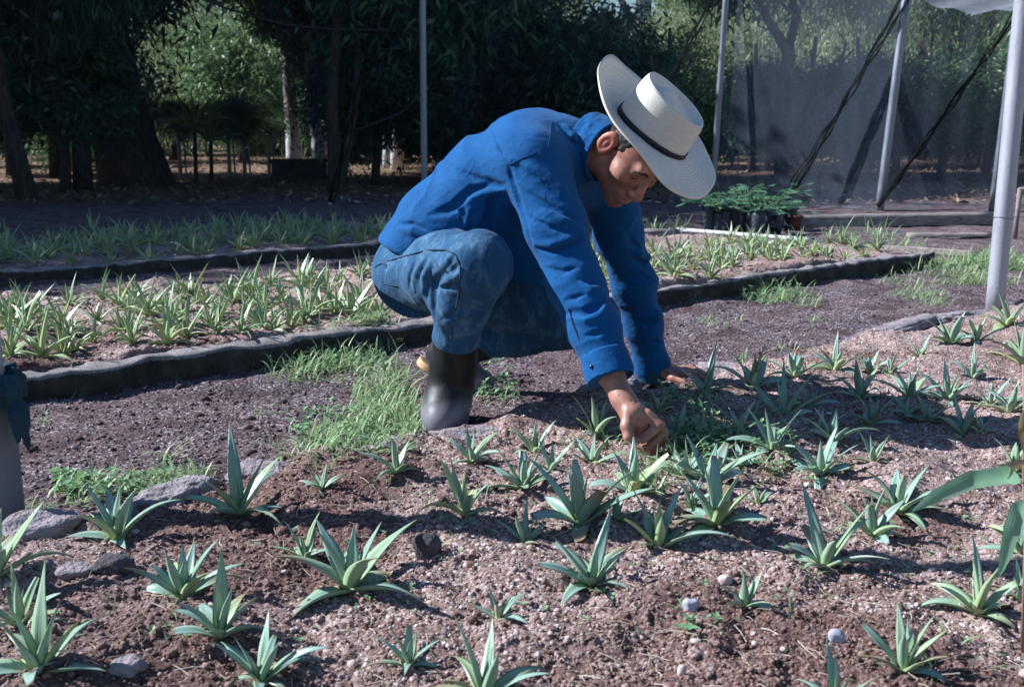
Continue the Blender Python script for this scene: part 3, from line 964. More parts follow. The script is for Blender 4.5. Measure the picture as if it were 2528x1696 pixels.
seam(jeans_sdf, [(925, 660), (940, 650), (956, 655), (952, 662)], .0017, "pocket_seam", M_SEAM, jeans)

# ---- boots
def boot_r(p):
    d = chain(p, [(P(1126, 832, 2.755), .0595), (P(1119, 900, 2.79), .056), (P(1112, 960, 2.835), .0545)], .03)
    foot = chain(p, [(P(1110, 1005, 2.87), .050), (P(1097, 1022, 2.79), .050), (P(1091, 1038, 2.72), .044)], .03)
    d = smin(d, foot, .03)
    d = smin(d, chain(p, [(P(1115, 940, 2.82), .050), (P(1106, 985, 2.785), .053), (P(1095, 1025, 2.745), .048)], .04), .03)
    d = smax(d, -(p - P(1126, 838, 2.757).astype(f32)) @ BAX.astype(f32), .004)
    for pts in BOOTFOLD: d = smax(d, -(polyd(p, pts, .0065) + .001), .006)
    return smax(d, -(p[:, 2] - .004), .006)
BOOTFOLD = [[P(1056, 965, 2.77), P(1085, 985, 2.735), P(1120, 980, 2.74), P(1160, 962, 2.79)], [P(1064, 935, 2.775), P(1100, 946, 2.745), P(1140, 930, 2.76)]]
def boot_l(p):
    d = chain(p, [(P(1190, 842, 3.19), .060), (P(1120, 852, 3.22), .057)], .03)
    d = smin(d, chain(p, [(P(1092, 880, 3.235), .050), (P(1140, 922, 3.22), .046), (P(1188, 945, 3.20), .040)], .03), .03)
    return d
for fn, lo, hi in ((boot_r, (-.32, 2.55, -.01), (.0, 3.0, .34)), (boot_l, (-.33, 3.08, -.03), (.05, 3.36, .30))):
    V, Q = sdf_mesh(fn, lo, hi, .0032)
    V = wrinkle(V, Q, .0012, np.array([1, 1, 1]), 14)
    bo = mesh_obj("boot", V, Q, M_BOOT, man)
    if fn is boot_l:
        sd = unit(P(1188, 945, 3.20) - P(1092, 880, 3.235)); sn = unit(np.cross(sd, [.05, 1, 0])); sn = sn if sn[2] < 0 else -sn
        def sole(p, a=P(1084, 876, 3.235), b=P(1192, 950, 3.20)):
            q = p - np.asarray(a, f32); t = q @ sn.astype(f32)
            e = cap(p - (t[:, None] * sn.astype(f32)), a, b, .047, .043)
            return smax(e, np.abs(t - .046) - .012, .004)
        V, Q = sdf_mesh(sole, (-.36, 3.1, -.05), (.05, 3.36, .22), .0032)
        mesh_obj("sole", V, Q, M_SOLE, bo)
    else:
        def sole2(p):
            e = chain(p * np.array([1, 1, 0], f32), [(P(1110, 1040, 2.87) * [1, 1, 0], .053), (P(1097, 1050, 2.79) * [1, 1, 0], .052), (P(1091, 1060, 2.715) * [1, 1, 0], .047)], .03)
            return smax(e, np.abs(p[:, 2] - .007) - .009, .003)
        V, Q = sdf_mesh(sole2, (-.34, 2.55, -.02), (.02, 3.0, .04), .0032)
        mesh_obj("sole", V, Q, M_BOOT, bo)

# ---- hair, brows
def hair_sdf(p):
    d = ell(p, hp(-.008, .035, 0), HS * np.array([.0975, .0875, .0765]), HR)
    q = (p - HC.astype(f32)) @ HR.T.astype(f32) / HS
    f, u, l = q[:, 0], q[:, 1], q[:, 2]
    cut = np.minimum(np.maximum(.075 - u, f - .09), np.minimum(np.maximum(-.012 - u, f - .032 + np.maximum(0, -u) * 1.2), np.maximum(-.062 - u, f + .030)))
    return under_hat(p, smax(d, cut, .004))
V, Q = sdf_mesh(hair_sdf, HC - .17, HC + .17, .003)
V = wrinkle(V, Q, .0022, np.array([1, 1, 1]), 90)
mesh_obj("hair", V, Q, M_HAIR, man)
def on_head(u, l):
    t = .16
    for _ in range(90):
        d = float(head_sdf(hp(t, u, l).astype(f32)[None])[0])
        if d < .0005: break
        t -= max(d * .6, .0004)
    return hp(t, u, l)
for s in (-1, 1):
    for nm, pth in (("eyebrow", [(.016, .013, .0022), (.021, .022, .0030), (.023, .033, .0030), (.018, .046, .0018)]),
                    ("eyelash", [(-.0075, .021, .0009), (-.0095, .028, .0014), (-.0098, .036, .0014), (-.0075, .044, .0010)])):
        mb = MB(); mb.tube([on_head(u, s * l) for u, l, r in pth], [r for u, l, r in pth], 6)
        mb.build(nm, M_HAIR, man)

# ---- straw hat
def straw_mat():
    m, nt, b = mat_new("straw")
    a = N(nt, "ShaderNodeAttribute", attribute_name="ring")
    w = N(nt, "ShaderNodeMath", operation='SINE'); mu = N(nt, "ShaderNodeMath", operation='MULTIPLY'); mu.inputs[1].default_value = 6.2832
    nt.links.new(a.outputs["Fac"], mu.inputs[0]); nt.links.new(mu.outputs[0], w.inputs[0])
    tc = N(nt, "ShaderNodeTexCoord"); co = tc.outputs["Object"]
    n = N(nt, "ShaderNodeTexNoise", Scale=420.0, Detail=3.0); nt.links.new(co, n.inputs["Vector"])
    n0 = N(nt, "ShaderNodeTexNoise", Scale=12.0, Detail=4.0); nt.links.new(co, n0.inputs["Vector"])
    c = ramp(nt, n.outputs["Fac"], [(.3, (.62, .56, .48)), (.7, (.82, .78, .71))])
    c = mixc(nt, ramp(nt, n0.outputs["Fac"], [(.45, (0, 0, 0)), (.75, (.35, .35, .35))]), c, (.62, .52, .40))
    f = ramp(nt, w.outputs[0], [(.0, (0, 0, 0)), (1, (1, 1, 1))])
    s2 = N(nt, "ShaderNodeMath", operation='GREATER_THAN'); s2.inputs[1].default_value = .80; nt.links.new(w.outputs[0], s2.inputs[0])
    mm = N(nt, "ShaderNodeMath", operation='MULTIPLY'); mm.inputs[1].default_value = .22; nt.links.new(s2.outputs[0], mm.inputs[0])
    c = mixc(nt, mm.outputs[0], c, (.36, .32, .29))
    nt.links.new(c, b.inputs["Base Color"])
    b.inputs["Roughness"].default_value = .8; b.inputs["Specular IOR Level"].default_value = .25
    bp = N(nt, "ShaderNodeBump", Strength=.3, Distance=.0012); nt.links.new(w.outputs[0], bp.inputs["Height"])
    bp2 = N(nt, "ShaderNodeBump", Strength=.45, Distance=.0015); nt.links.new(n.outputs["Fac"], bp2.inputs["Height"])
    nt.links.new(bp.outputs[0], bp2.inputs["Normal"]); nt.links.new(bp2.outputs[0], b.inputs["Normal"])
    return m
M_STRAW = straw_mat()
M_BAND = noise_mat("hat_band", (.010, .012, .02), (.02, .022, .032), 60, .6, .2)
def ht(f, u, l): return HB + f * Tf + u * Tu + l * Tl
NA = 96
def oval(th, rf, rl, p=2.25):
    c, s = math.cos(th), math.sin(th)
    return rf * math.copysign(abs(c) ** (2 / p), c), rl * math.copysign(abs(s) ** (2 / p), s)
hat_rows = []
TH = .0022
def brim_z(th, t):
    side = abs(math.sin(th)) ** 2.2 * .018
    back = max(0, -math.cos(th)) ** 2.4 * .080
    front = max(0, math.cos(th)) ** 2 * -.012
    nl = .012 * max(0, math.sin(th - .3)) 
    drop = -.034 * max(0, math.cos(th + .80)) ** 3 * t ** 1.6
    warp = .0045 * math.sin(th * 3 + 1.0) * t ** 2 + .0025 * math.sin(th * 7) * t ** 3
    return warp + drop + (side + back + nl) * t ** 1.9 + front * t ** 1.2 - .004 * math.sin(math.pi * t)
rows = []
def brim_pt(th, t, dz):
    f0, l0 = oval(th, .099, .082); ext = 1 + .22 * max(0, math.cos(th)) * 0
    f1, l1 = oval(th, .203, .188, 2.05)
    return (f0 * (1 - t) + f1 * t, brim_z(th, t) + dz, l0 * (1 - t) + l1 * t)
prof_crown = [(1.0, 0.0), (.985, .02), (.968, .045), (.952, .07), (.938, .088), (.925, .100), (.900, .1055), (.865, .104), (.80, .098), (.72, .089), (.62, .086), (.52, .089), (.42, .096), (.30, .101), (.15, .103), (.02, .1035)]
def crown_pt(th, r, u):
    f, l = oval(th, .099 * r, .082 * r, 2.25 if r > .3 else 2)
    lift = .012 * (-math.cos(th)) * min(1, u / .1)            # taller at the back
    pinch = 1 - .10 * max(0, math.cos(th)) ** 3 * min(1, u / .1)
    return (f * (1.02 if u < .1 else 1.0), u + lift, l * pinch)
rings = []; ringv = []
for t in np.linspace(1, 0, 17): rings.append([brim_pt(2 * math.pi * k / NA, t, -TH) for k in range(NA)]); ringv.append(t * 13)
under = len(rings)
for r_, u_ in [(.975, .02), (.95, .05), (.92, .085), (.6, .082), (.02, .082)]:
    rings.append([crown_pt(2 * math.pi * k / NA, r_ * .97, u_) for k in range(NA)]); ringv.append(0)
V1 = []; F1 = []; A1 = []
def add_rings(rs, rv, flip):
    b = len(V1)
    for rr, v in zip(rs, rv):
        for q in rr: V1.append(ht(*q)); A1.append(v)
    for i in range(len(rs) - 1):
        for k in range(NA):
            f = (b + i * NA + k, b + i * NA + (k + 1) % NA, b + (i + 1) * NA + (k + 1) % NA, b + (i + 1) * NA + k)
            F1.append(f[::-1] if flip else f)
    return b
b0 = add_rings(rings, ringv, True)
top = []; tv = []
for t in np.linspace(1, 0, 17): top.append([brim_pt(2 * math.pi * k / NA, t, TH) for k in range(NA)]); tv.append(t * 13)
acc = 0
for i, (r_, u_) in enumerate(prof_crown):
    if i: acc += math.hypot((r_ - prof_crown[i - 1][0]) * .09, u_ - prof_crown[i - 1][1])
    top.append([crown_pt(2 * math.pi * k / NA, r_, u_ + TH) for k in range(NA)]); tv.append(acc * 210)
b1 = add_rings(top, tv, False)
for k in range(NA): F1.append((b0 + k, b0 + (k + 1) % NA, b1 + (k + 1) % NA, b1 + k))
hat = mesh_obj("hat", np.array(V1), F1, M_STRAW, man, attrs={"ring": A1})
bm_ = MB(); bv = []
for u_, e in ((.004, .0015), (.004, .0035), (.016, .0035), (.016, .0015)):
    bv.append([crown_pt(2 * math.pi * k / NA, 1.0 - (u_ / .045) * .032 + e / .09, u_) for k in range(NA)])
VV = [ht(*q) for rr in bv for q in rr]
FF = [(i * NA + k, i * NA + (k + 1) % NA, (i + 1) * NA + (k + 1) % NA, (i + 1) * NA + k) for i in range(3) for k in range(NA)]
mesh_obj("hat_band", np.array(VV), FF, M_BAND, hat)
print("figure done")

# ================================================================ kerbs and stones
def kerb_mat():
    m, nt, b = mat_new("old_concrete_painted_shade")
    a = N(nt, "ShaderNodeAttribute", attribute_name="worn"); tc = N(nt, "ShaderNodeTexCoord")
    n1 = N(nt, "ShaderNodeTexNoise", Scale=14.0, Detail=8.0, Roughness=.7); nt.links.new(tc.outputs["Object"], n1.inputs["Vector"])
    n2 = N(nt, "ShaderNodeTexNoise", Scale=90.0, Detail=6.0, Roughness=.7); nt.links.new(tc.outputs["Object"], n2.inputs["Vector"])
    side = ramp(nt, n1.outputs["Fac"], [(.3, (.030, .030, .028)), (.55, (.075, .068, .060)), (.75, (.15, .135, .12))])  # near-black sides: shade of the front faces painted into the concrete
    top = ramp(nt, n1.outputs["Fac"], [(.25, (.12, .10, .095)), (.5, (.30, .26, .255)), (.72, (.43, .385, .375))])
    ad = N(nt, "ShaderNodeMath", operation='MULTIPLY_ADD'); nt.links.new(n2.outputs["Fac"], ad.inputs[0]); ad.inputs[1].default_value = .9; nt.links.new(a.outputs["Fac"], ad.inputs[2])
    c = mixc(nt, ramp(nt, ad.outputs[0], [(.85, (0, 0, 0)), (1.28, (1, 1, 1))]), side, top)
    nt.links.new(c, b.inputs["Base Color"]); b.inputs["Roughness"].default_value = .95; b.inputs["Specular IOR Level"].default_value = .1
    bp = N(nt, "ShaderNodeBump", Strength=1.0, Distance=.012); nt.links.new(n2.outputs["Fac"], bp.inputs["Height"])
    bp2 = N(nt, "ShaderNodeBump", Strength=.8, Distance=.02); nt.links.new(n1.outputs["Fac"], bp2.inputs["Height"]); nt.links.new(bp.outputs[0], bp2.inputs["Normal"]); nt.links.new(bp2.outputs[0], b.inputs["Normal"])
    return m
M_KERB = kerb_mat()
M_ROCK = noise_mat("lava_rock", (.045, .04, .045), (.12, .105, .11), 40, .95, 1.0, 130, .008, 8, .15)
M_SLAB = noise_mat("grey_stone", (.11, .088, .092), (.27, .23, .24), 18, .95, 1.0, 110, .010, 9, .1, c3=(.36, .31, .31))

def kerb(name, n0, d0, d1, w, h, label, step=.03, rough=1.0, seed=0, dn=0.0):
    """rough cast kerb running along the bed direction"""
    ds = np.arange(d0, d1 + step, step); ds[-1] = d1
    prof = [(-.5, -.35), (-.5, .0), (-.5, .45), (-.49, .80), (-.43, .96), (-.30, 1.0), (-.1, 1.0), (.1, 1.0), (.30, 1.0), (.44, .95), (.5, .75), (.5, .2), (.5, -.35)]
    V = []; 
    for d in ds:
        nn = n0 + dn * (d - d0)
        for (a, b) in prof:
            V.append((d, nn + a * w, b * h))
    V = np.array(V); K = len(prof)
    q = np.stack([V[:, 0] * 3, V[:, 1] * 3 + seed, V[:, 2] * 3], 1)
    top = np.clip(V[:, 2] / h, 0, 1)
    V[:, 1] += noise3(q * 2.3) * .009 * rough + noise3(q * 9) * .010 * rough
    V[:, 2] += top * (noise3(np.stack([V[:, 0] * 4, q[:, 1] * .5, q[:, 0] * 0], 1)) * .008 + noise3(q * 7 + 3) * .011) * rough
    W = np.stack([V[:, 0] * BD[0] + V[:, 1] * BN[0], V[:, 0] * BD[1] + V[:, 1] * BN[1], V[:, 2]], 1)
    F = []
    for i in range(len(ds) - 1):
        for k in range(K - 1):
            F.append((i * K + k, i * K + k + 1, (i + 1) * K + k + 1, (i + 1) * K + k))
    F.append(tuple(range(K - 1, -1, -1))); F.append(tuple((len(ds) - 1) * K + k for k in range(K)))
    F = [f[::-1] for f in F]
    worn = np.tile([0, 0, 0, .25, .85, 1, 1, 1, 1, .95, .6, .1, 0], len(ds))  # worn, dusty top stays pale; the sides keep their painted shade
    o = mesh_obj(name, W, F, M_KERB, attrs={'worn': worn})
    return tag(o, label, "kerb")
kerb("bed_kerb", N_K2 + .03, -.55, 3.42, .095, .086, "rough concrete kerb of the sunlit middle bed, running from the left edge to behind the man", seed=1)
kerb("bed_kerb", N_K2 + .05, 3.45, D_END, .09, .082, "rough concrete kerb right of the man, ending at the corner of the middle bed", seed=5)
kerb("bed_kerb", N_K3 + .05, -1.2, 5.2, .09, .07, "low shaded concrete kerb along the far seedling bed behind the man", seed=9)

def rock(name, c, size, mat, label, cat, seed=0, sub=3, amp=.22, rot=0, group=None):
    import bmesh
    bm = bmesh.new(); bmesh.ops.create_icosphere(bm, subdivisions=sub, radius=1)
    V = np.array([v.co for v in bm.verts]); F = np.array([[v.index for v in f.verts] for f in bm.faces]); bm.free()
    s = np.array(size)
    k = 1 + fbm(V * 1.3 + seed * 7.1, 3) * amp + fbm(V * 5 + seed, 2) * amp * .18
    V = np.sign(V) * np.abs(V) ** .85 * k[:, None] * s
    ca, sa = math.cos(rot), math.sin(rot)
    V = np.stack([V[:, 0] * ca - V[:, 1] * sa, V[:, 0] * sa + V[:, 1] * ca, V[:, 2]], 1)
    o = mesh_obj(name, V + c, F, mat, origin=c)
    return tag(o, label, cat, group)
def rock_px(name, px, py, wpx, hpx, mat, label, cat="stone", seed=0, dep=.8, sink=.2, **k):
    g = on_g(px, py); d = g[1] * CT + (CAM_H - g[2]) * ST
    w = wpx / FPX * d / 2; h = hpx / FPX * d / 2
    return rock(name, g + np.array([0, w * dep, h * (1 - sink * 2)]), (w, w * dep, h), mat, label, cat, seed, **k)
rock_px("lava_stone", 1053, 1382, 70, 80, M_ROCK, "round dark grey lava stone standing alone in the middle of the near bed", seed=3, sub=4, amp=.13)
rock_px("lava_stone", 268, 1424, 96, 50, M_ROCK, "flat blackish lava stone by the left bed edge under a large agave", seed=5, sub=4)
rock_px("lava_stone", 172, 1436, 88, 44, M_SLAB, "grey stone left of the flat blackish lava stone", seed=6, sub=4)
rock_px("pale_stone", 305, 1672, 84, 46, M_SLAB, "pale grey stone beside the leftmost large agave at the bottom", seed=8, sub=4)
rock_px("pale_stone", 1708, 1512, 40, 38, noise_mat("blue_white_stone", (.27, .26, .32), (.42, .41, .48), 30, .7, .5), "bluish white pebble in the lower right part of the bed", seed=9, sub=3)
rock_px("pale_stone", 2070, 1590, 44, 36, bpy.data.materials["blue_white_stone"], "bluish white pebble behind the bottom right agave", seed=12, sub=3)
rock_px("pale_stone", 1790, 1445, 36, 30, noise_mat("pink_white_stone", (.40, .30, .27), (.58, .47, .43), 30, .8, .5), "pinkish white pebble left of the small agave at lower right", seed=11, sub=3)
pale = [(1722, 1584, 44, 20), (1640, 1300, 26, 20), (870, 1650, 34, 30), (1215, 1600, 22, 18), (1935, 1610, 22, 20), (1685, 1670, 30, 46), (1865, 1592, 22, 22), (1862, 1570, 20, 16),
        (935, 1380, 22, 18), (1420, 1140, 18, 14), (1180, 1350, 18, 14), (1245, 1578, 16, 12), (1738, 1350, 26, 18), (1060, 1480, 18, 14), (700, 1400, 22, 16), (520, 1500, 24, 18), (330, 1320, 28, 20), (80, 1480, 26, 20), (1330, 1660, 18, 14), (2420, 1560, 20, 16)]
for k, (px, py, w, h) in enumerate(pale):
    w *= .8; h *= .7
    rock_px("pale_pebble", px, py, w, h, bpy.data.materials["pink_white_stone"], "small pinkish white pebble lying loose on the near bed", "pebble", seed=20 + k, sub=2, group="pale pebbles on the near bed")

def slab(px0, py0, px1, py1, depth, h, label, seed):
    """flat stone of the near bed's edge, long side from pixel to pixel"""
    a = on_g(px0, py0); b = on_g(px1, py1); a[2] = b[2] = 0
    L = np.linalg.norm(b - a); ax = (b - a) / L; c = (a + b) / 2
    nn = np.array([-ax[1], ax[0], 0])
    return rock("edge_stone", np.array([c[0], c[1], .0]) + nn * depth * .35 + np.array([0, 0, h * .18]), (L / 2 * 1.0, depth / 2 * .95, h * .66), M_SLAB, label, "edge stone", seed, 5, .30, math.atan2(ax[1], ax[0]))
slab(-30, 1340, 232, 1285, .10, .062, "broad pale edging stone at the left end of the near bed", 31)
slab(340, 1262, 560, 1205, .10, .05, "weathered edging stone behind the second large agave from the left", 33)
slab(560, 1196, 760, 1150, .09, .046, "edging stone right of the weathered edging stone, next to the grass", 35)
slab(1050, 1078, 1315, 1040, .10, .05, "long flat edging stone in front of the man's boot", 37)
slab(1700, 925, 1880, 898, .12, .042, "thin flat edging stone at the fingertips of the man's left hand", 39)
slab(1890, 898, 2110, 848, .12, .040, "flat edging stone between the left hand and the thick pole", 41)
slab(2110, 846, 2330, 800, .12, .042, "flat edging stone left of the thick pole's foot", 43)
slab(2330, 800, 2540, 752, .12, .045, "edging stone at the foot of the thick pole", 45)
slab(1440, 985, 1600, 962, .11, .04, "edging stone under the man's left palm", 47)

slab(228, 1296, 345, 1268, .08, .045, "low edging stone between the broad pale stone and the weathered one", 51)
slab(770, 1150, 905, 1122, .08, .042, "nearly buried edging stone below the grass clump", 53)
slab(910, 1120, 1045, 1086, .08, .045, "nearly buried edging stone just left of the boot's toe", 55)

# ================================================================ agaves
rnd = random.Random(11)
def leaf_mat(name, base, mid, tip, yellow, trans=.25, rough=.34):
    m, nt, b = mat_new(name)
    t = N(nt, "ShaderNodeAttribute", attribute_name="t"); h = N(nt, "ShaderNodeAttribute", attribute_name="hue"); e = N(nt, "ShaderNodeAttribute", attribute_name="edge")
    oi = N(nt, "ShaderNodeObjectInfo"); tc = N(nt, "ShaderNodeTexCoord")
    n = N(nt, "ShaderNodeTexNoise", Scale=60.0, Detail=4.0); nt.links.new(tc.outputs["Object"], n.inputs["Vector"])
    c = ramp(nt, t.outputs["Fac"], [(.0, base), (.28, mid), (.9, tip), (1.0, (.16, .10, .05))])
    ad = N(nt, "ShaderNodeMath", operation='ADD'); nt.links.new(h.outputs["Fac"], ad.inputs[0])
    o2 = N(nt, "ShaderNodeMath", operation='MULTIPLY_ADD'); nt.links.new(oi.outputs["Random"], o2.inputs[0]); o2.inputs[1].default_value = .5; o2.inputs[2].default_value = -.25
    nt.links.new(o2.outputs[0], ad.inputs[1])
    c = mixc(nt, ramp(nt, ad.outputs[0], [(.45, (0, 0, 0)), (1, (.8, .8, .8))]), c, yellow)
    c = mixc(nt, ramp(nt, n.outputs["Fac"], [(.35, (0, 0, 0)), (.75, (.5, .5, .5))]), c, mixc(nt, .5, c, (.42, .50, .46)))
    dr = N(nt, "ShaderNodeAttribute", attribute_name="dry"); dm = N(nt, "ShaderNodeMath", operation='MULTIPLY'); nt.links.new(dr.outputs["Fac"], dm.inputs[0]); nt.links.new(t.outputs["Fac"], dm.inputs[1])
    c = mixc(nt, ramp(nt, dm.outputs[0], [(.45, (0, 0, 0)), (.85, (.9, .9, .9))]), c, (.30, .21, .12))
    c = mixc(nt, ramp(nt, e.outputs["Fac"], [(.70, (0, 0, 0)), (1, (.55, .55, .55))]), c, (.34, .40, .22))
    nt.links.new(c, b.inputs["Base Color"]); b.inputs["Roughness"].default_value = rough; b.inputs["Specular IOR Level"].default_value = .6
    wv = N(nt, "ShaderNodeMath", operation='SINE'); mu = N(nt, "ShaderNodeMath", operation='MULTIPLY'); mu.inputs[1].default_value = 26; nt.links.new(e.outputs["Fac"], mu.inputs[0]); nt.links.new(mu.outputs[0], wv.inputs[0])
    bp = N(nt, "ShaderNodeBump", Strength=.15, Distance=.001); nt.links.new(wv.outputs[0], bp.inputs["Height"]); nt.links.new(bp.outputs[0], b.inputs["Normal"])
    tr = N(nt, "ShaderNodeBsdfTranslucent"); nt.links.new(c, tr.inputs["Color"])
    mx = N(nt, "ShaderNodeMixShader"); mx.inputs[0].default_value = trans
    nt.links.new(b.outputs[0], mx.inputs[1]); nt.links.new(tr.outputs[0], mx.inputs[2])
    nt.links.new(mx.outputs[0], nt.nodes["Material Output"].inputs["Surface"])
    return m
M_AGAVE = leaf_mat("agave_leaf", (.44, .52, .22), (.27, .41, .29), (.265, .415, .36), (.46, .54, .20))
M_AGAVE2 = leaf_mat("seedling_leaf", (.46, .52, .20), (.34, .45, .20), (.30, .43, .26), (.52, .54, .20), .3)

def leaf_strip(L, W, az, e0, droop, twist, thick, base_r, R, hue, nseg=10, fold=.35, curl=0.0):
    V = []; A = []; H = []; E = []; F = []
    p = np.array([math.cos(az) * base_r, math.sin(az) * base_r, 0.0]); e = e0; a = az
    ph = R.random() * 6.28; wav = R.uniform(.0, .09)
    tm = R.choice([1, 1, 1, 1, 1, .66, .78]); tl = 1.0
    for i in range(nseg + 1):
        t = i / nseg * tm; tl = i / nseg
        d = np.array([math.cos(a) * math.cos(e), math.sin(a) * math.cos(e), math.sin(e)])
        s = np.array([-math.sin(a), math.cos(a), 0.0]); u = np.cross(d, s) * -1 if np.cross(d, s)[2] < 0 else np.cross(d, s)
        tw = twist * t; s, u = s * math.cos(tw) + u * math.sin(tw), u * math.cos(tw) - s * math.sin(tw)
        w = W * (.62 + .38 * math.sin(math.pi * min(t / .85, 1))) * max(0.0, 1 - t ** 2.6) ** .85 + .0004
        w *= 1 + wav * math.sin(t * 14 + ph)
        lift = fold * w * (1 - .5 * t)
        th = thick * (1 - .8 * t) + .0003
        for k, (x, z, ed) in enumerate(((-1, 1, 1), (-.5, .30, .5), (0, 0, 0), (.5, .30, .5), (1, 1, 1), (.45, .12, .5), (0, -.2, 0), (-.45, .12, .5))):
            under = k > 4
            V.append(p + s * (x * w) + u * (z * lift - (th if under else 0))); A.append(tl); H.append(hue); E.append(ed)
        p = p + d * (L * tm / nseg)
        e -= droop / nseg * (.35 + 1.3 * t); a += curl / nseg
    K = 8
    for i in range(nseg):
        for k in range(K):
            F.append((i * K + k, i * K + (k + 1) % K, (i + 1) * K + (k + 1) % K, (i + 1) * K + k))
    return V, A, H, E, F

def agave_data(seed, L, n, W=.105, erect=0.0, narrow=False, nseg=10, tall=None):
    R = random.Random(seed); V = []; A = []; H = []; E = []; F = []
    a0 = R.random() * 6.28
    for i in range(n):
        q = i / max(n - 1, 1)                       # 0 innermost -> 1 outermost
        az = a0 + i * 2.39996 + R.uniform(-.25, .25)
        e0 = rad(84 - 62 * q ** .85 + R.uniform(-9, 9) + erect * 12)
        l = L * (.62 + .55 * math.sin(math.pi * (.18 + .62 * q))) * R.uniform(.8, 1.12)
        if tall is not None and i in (1, 2): l *= tall
        dr = rad((10 + 78 * q ** 1.3) * R.uniform(.35, 1.6))
        w = L * W * R.uniform(.85, 1.15) * (.8 + .3 * q)
        v, a, h, e, f = leaf_strip(l, w, az, e0, dr, R.uniform(-.9, .9), L * .022, L * .03 * q, R, R.random() * (.9 if q > .3 else .7), nseg, R.uniform(.25, .55) if not narrow else .6, R.uniform(-.35, .35))
        b = len(V); V += [x + np.array([0, 0, -.004]) for x in v]; A += a; H += h; E += e; F += [tuple(j + b for j in x) for x in f]
    D_ = []
    for k in range(n): D_ += [R.choice([0, 0, .7, 1.0, 1.5]) * (k / n) ** .6] * (len(V) // n)
    agave_data.dry = D_
    return np.array(V), A, H, E, F

def agave_obj(name, pos, data, mat, label, group, parent=None):
    V, A, H, E, F = data
    o = mesh_obj(name, V, F, mat, attrs={"t": A, "hue": H, "edge": E, "dry": agave_data.dry})
    o.location = tuple(map(float, pos))
    return tag(o, label, "agave", group)

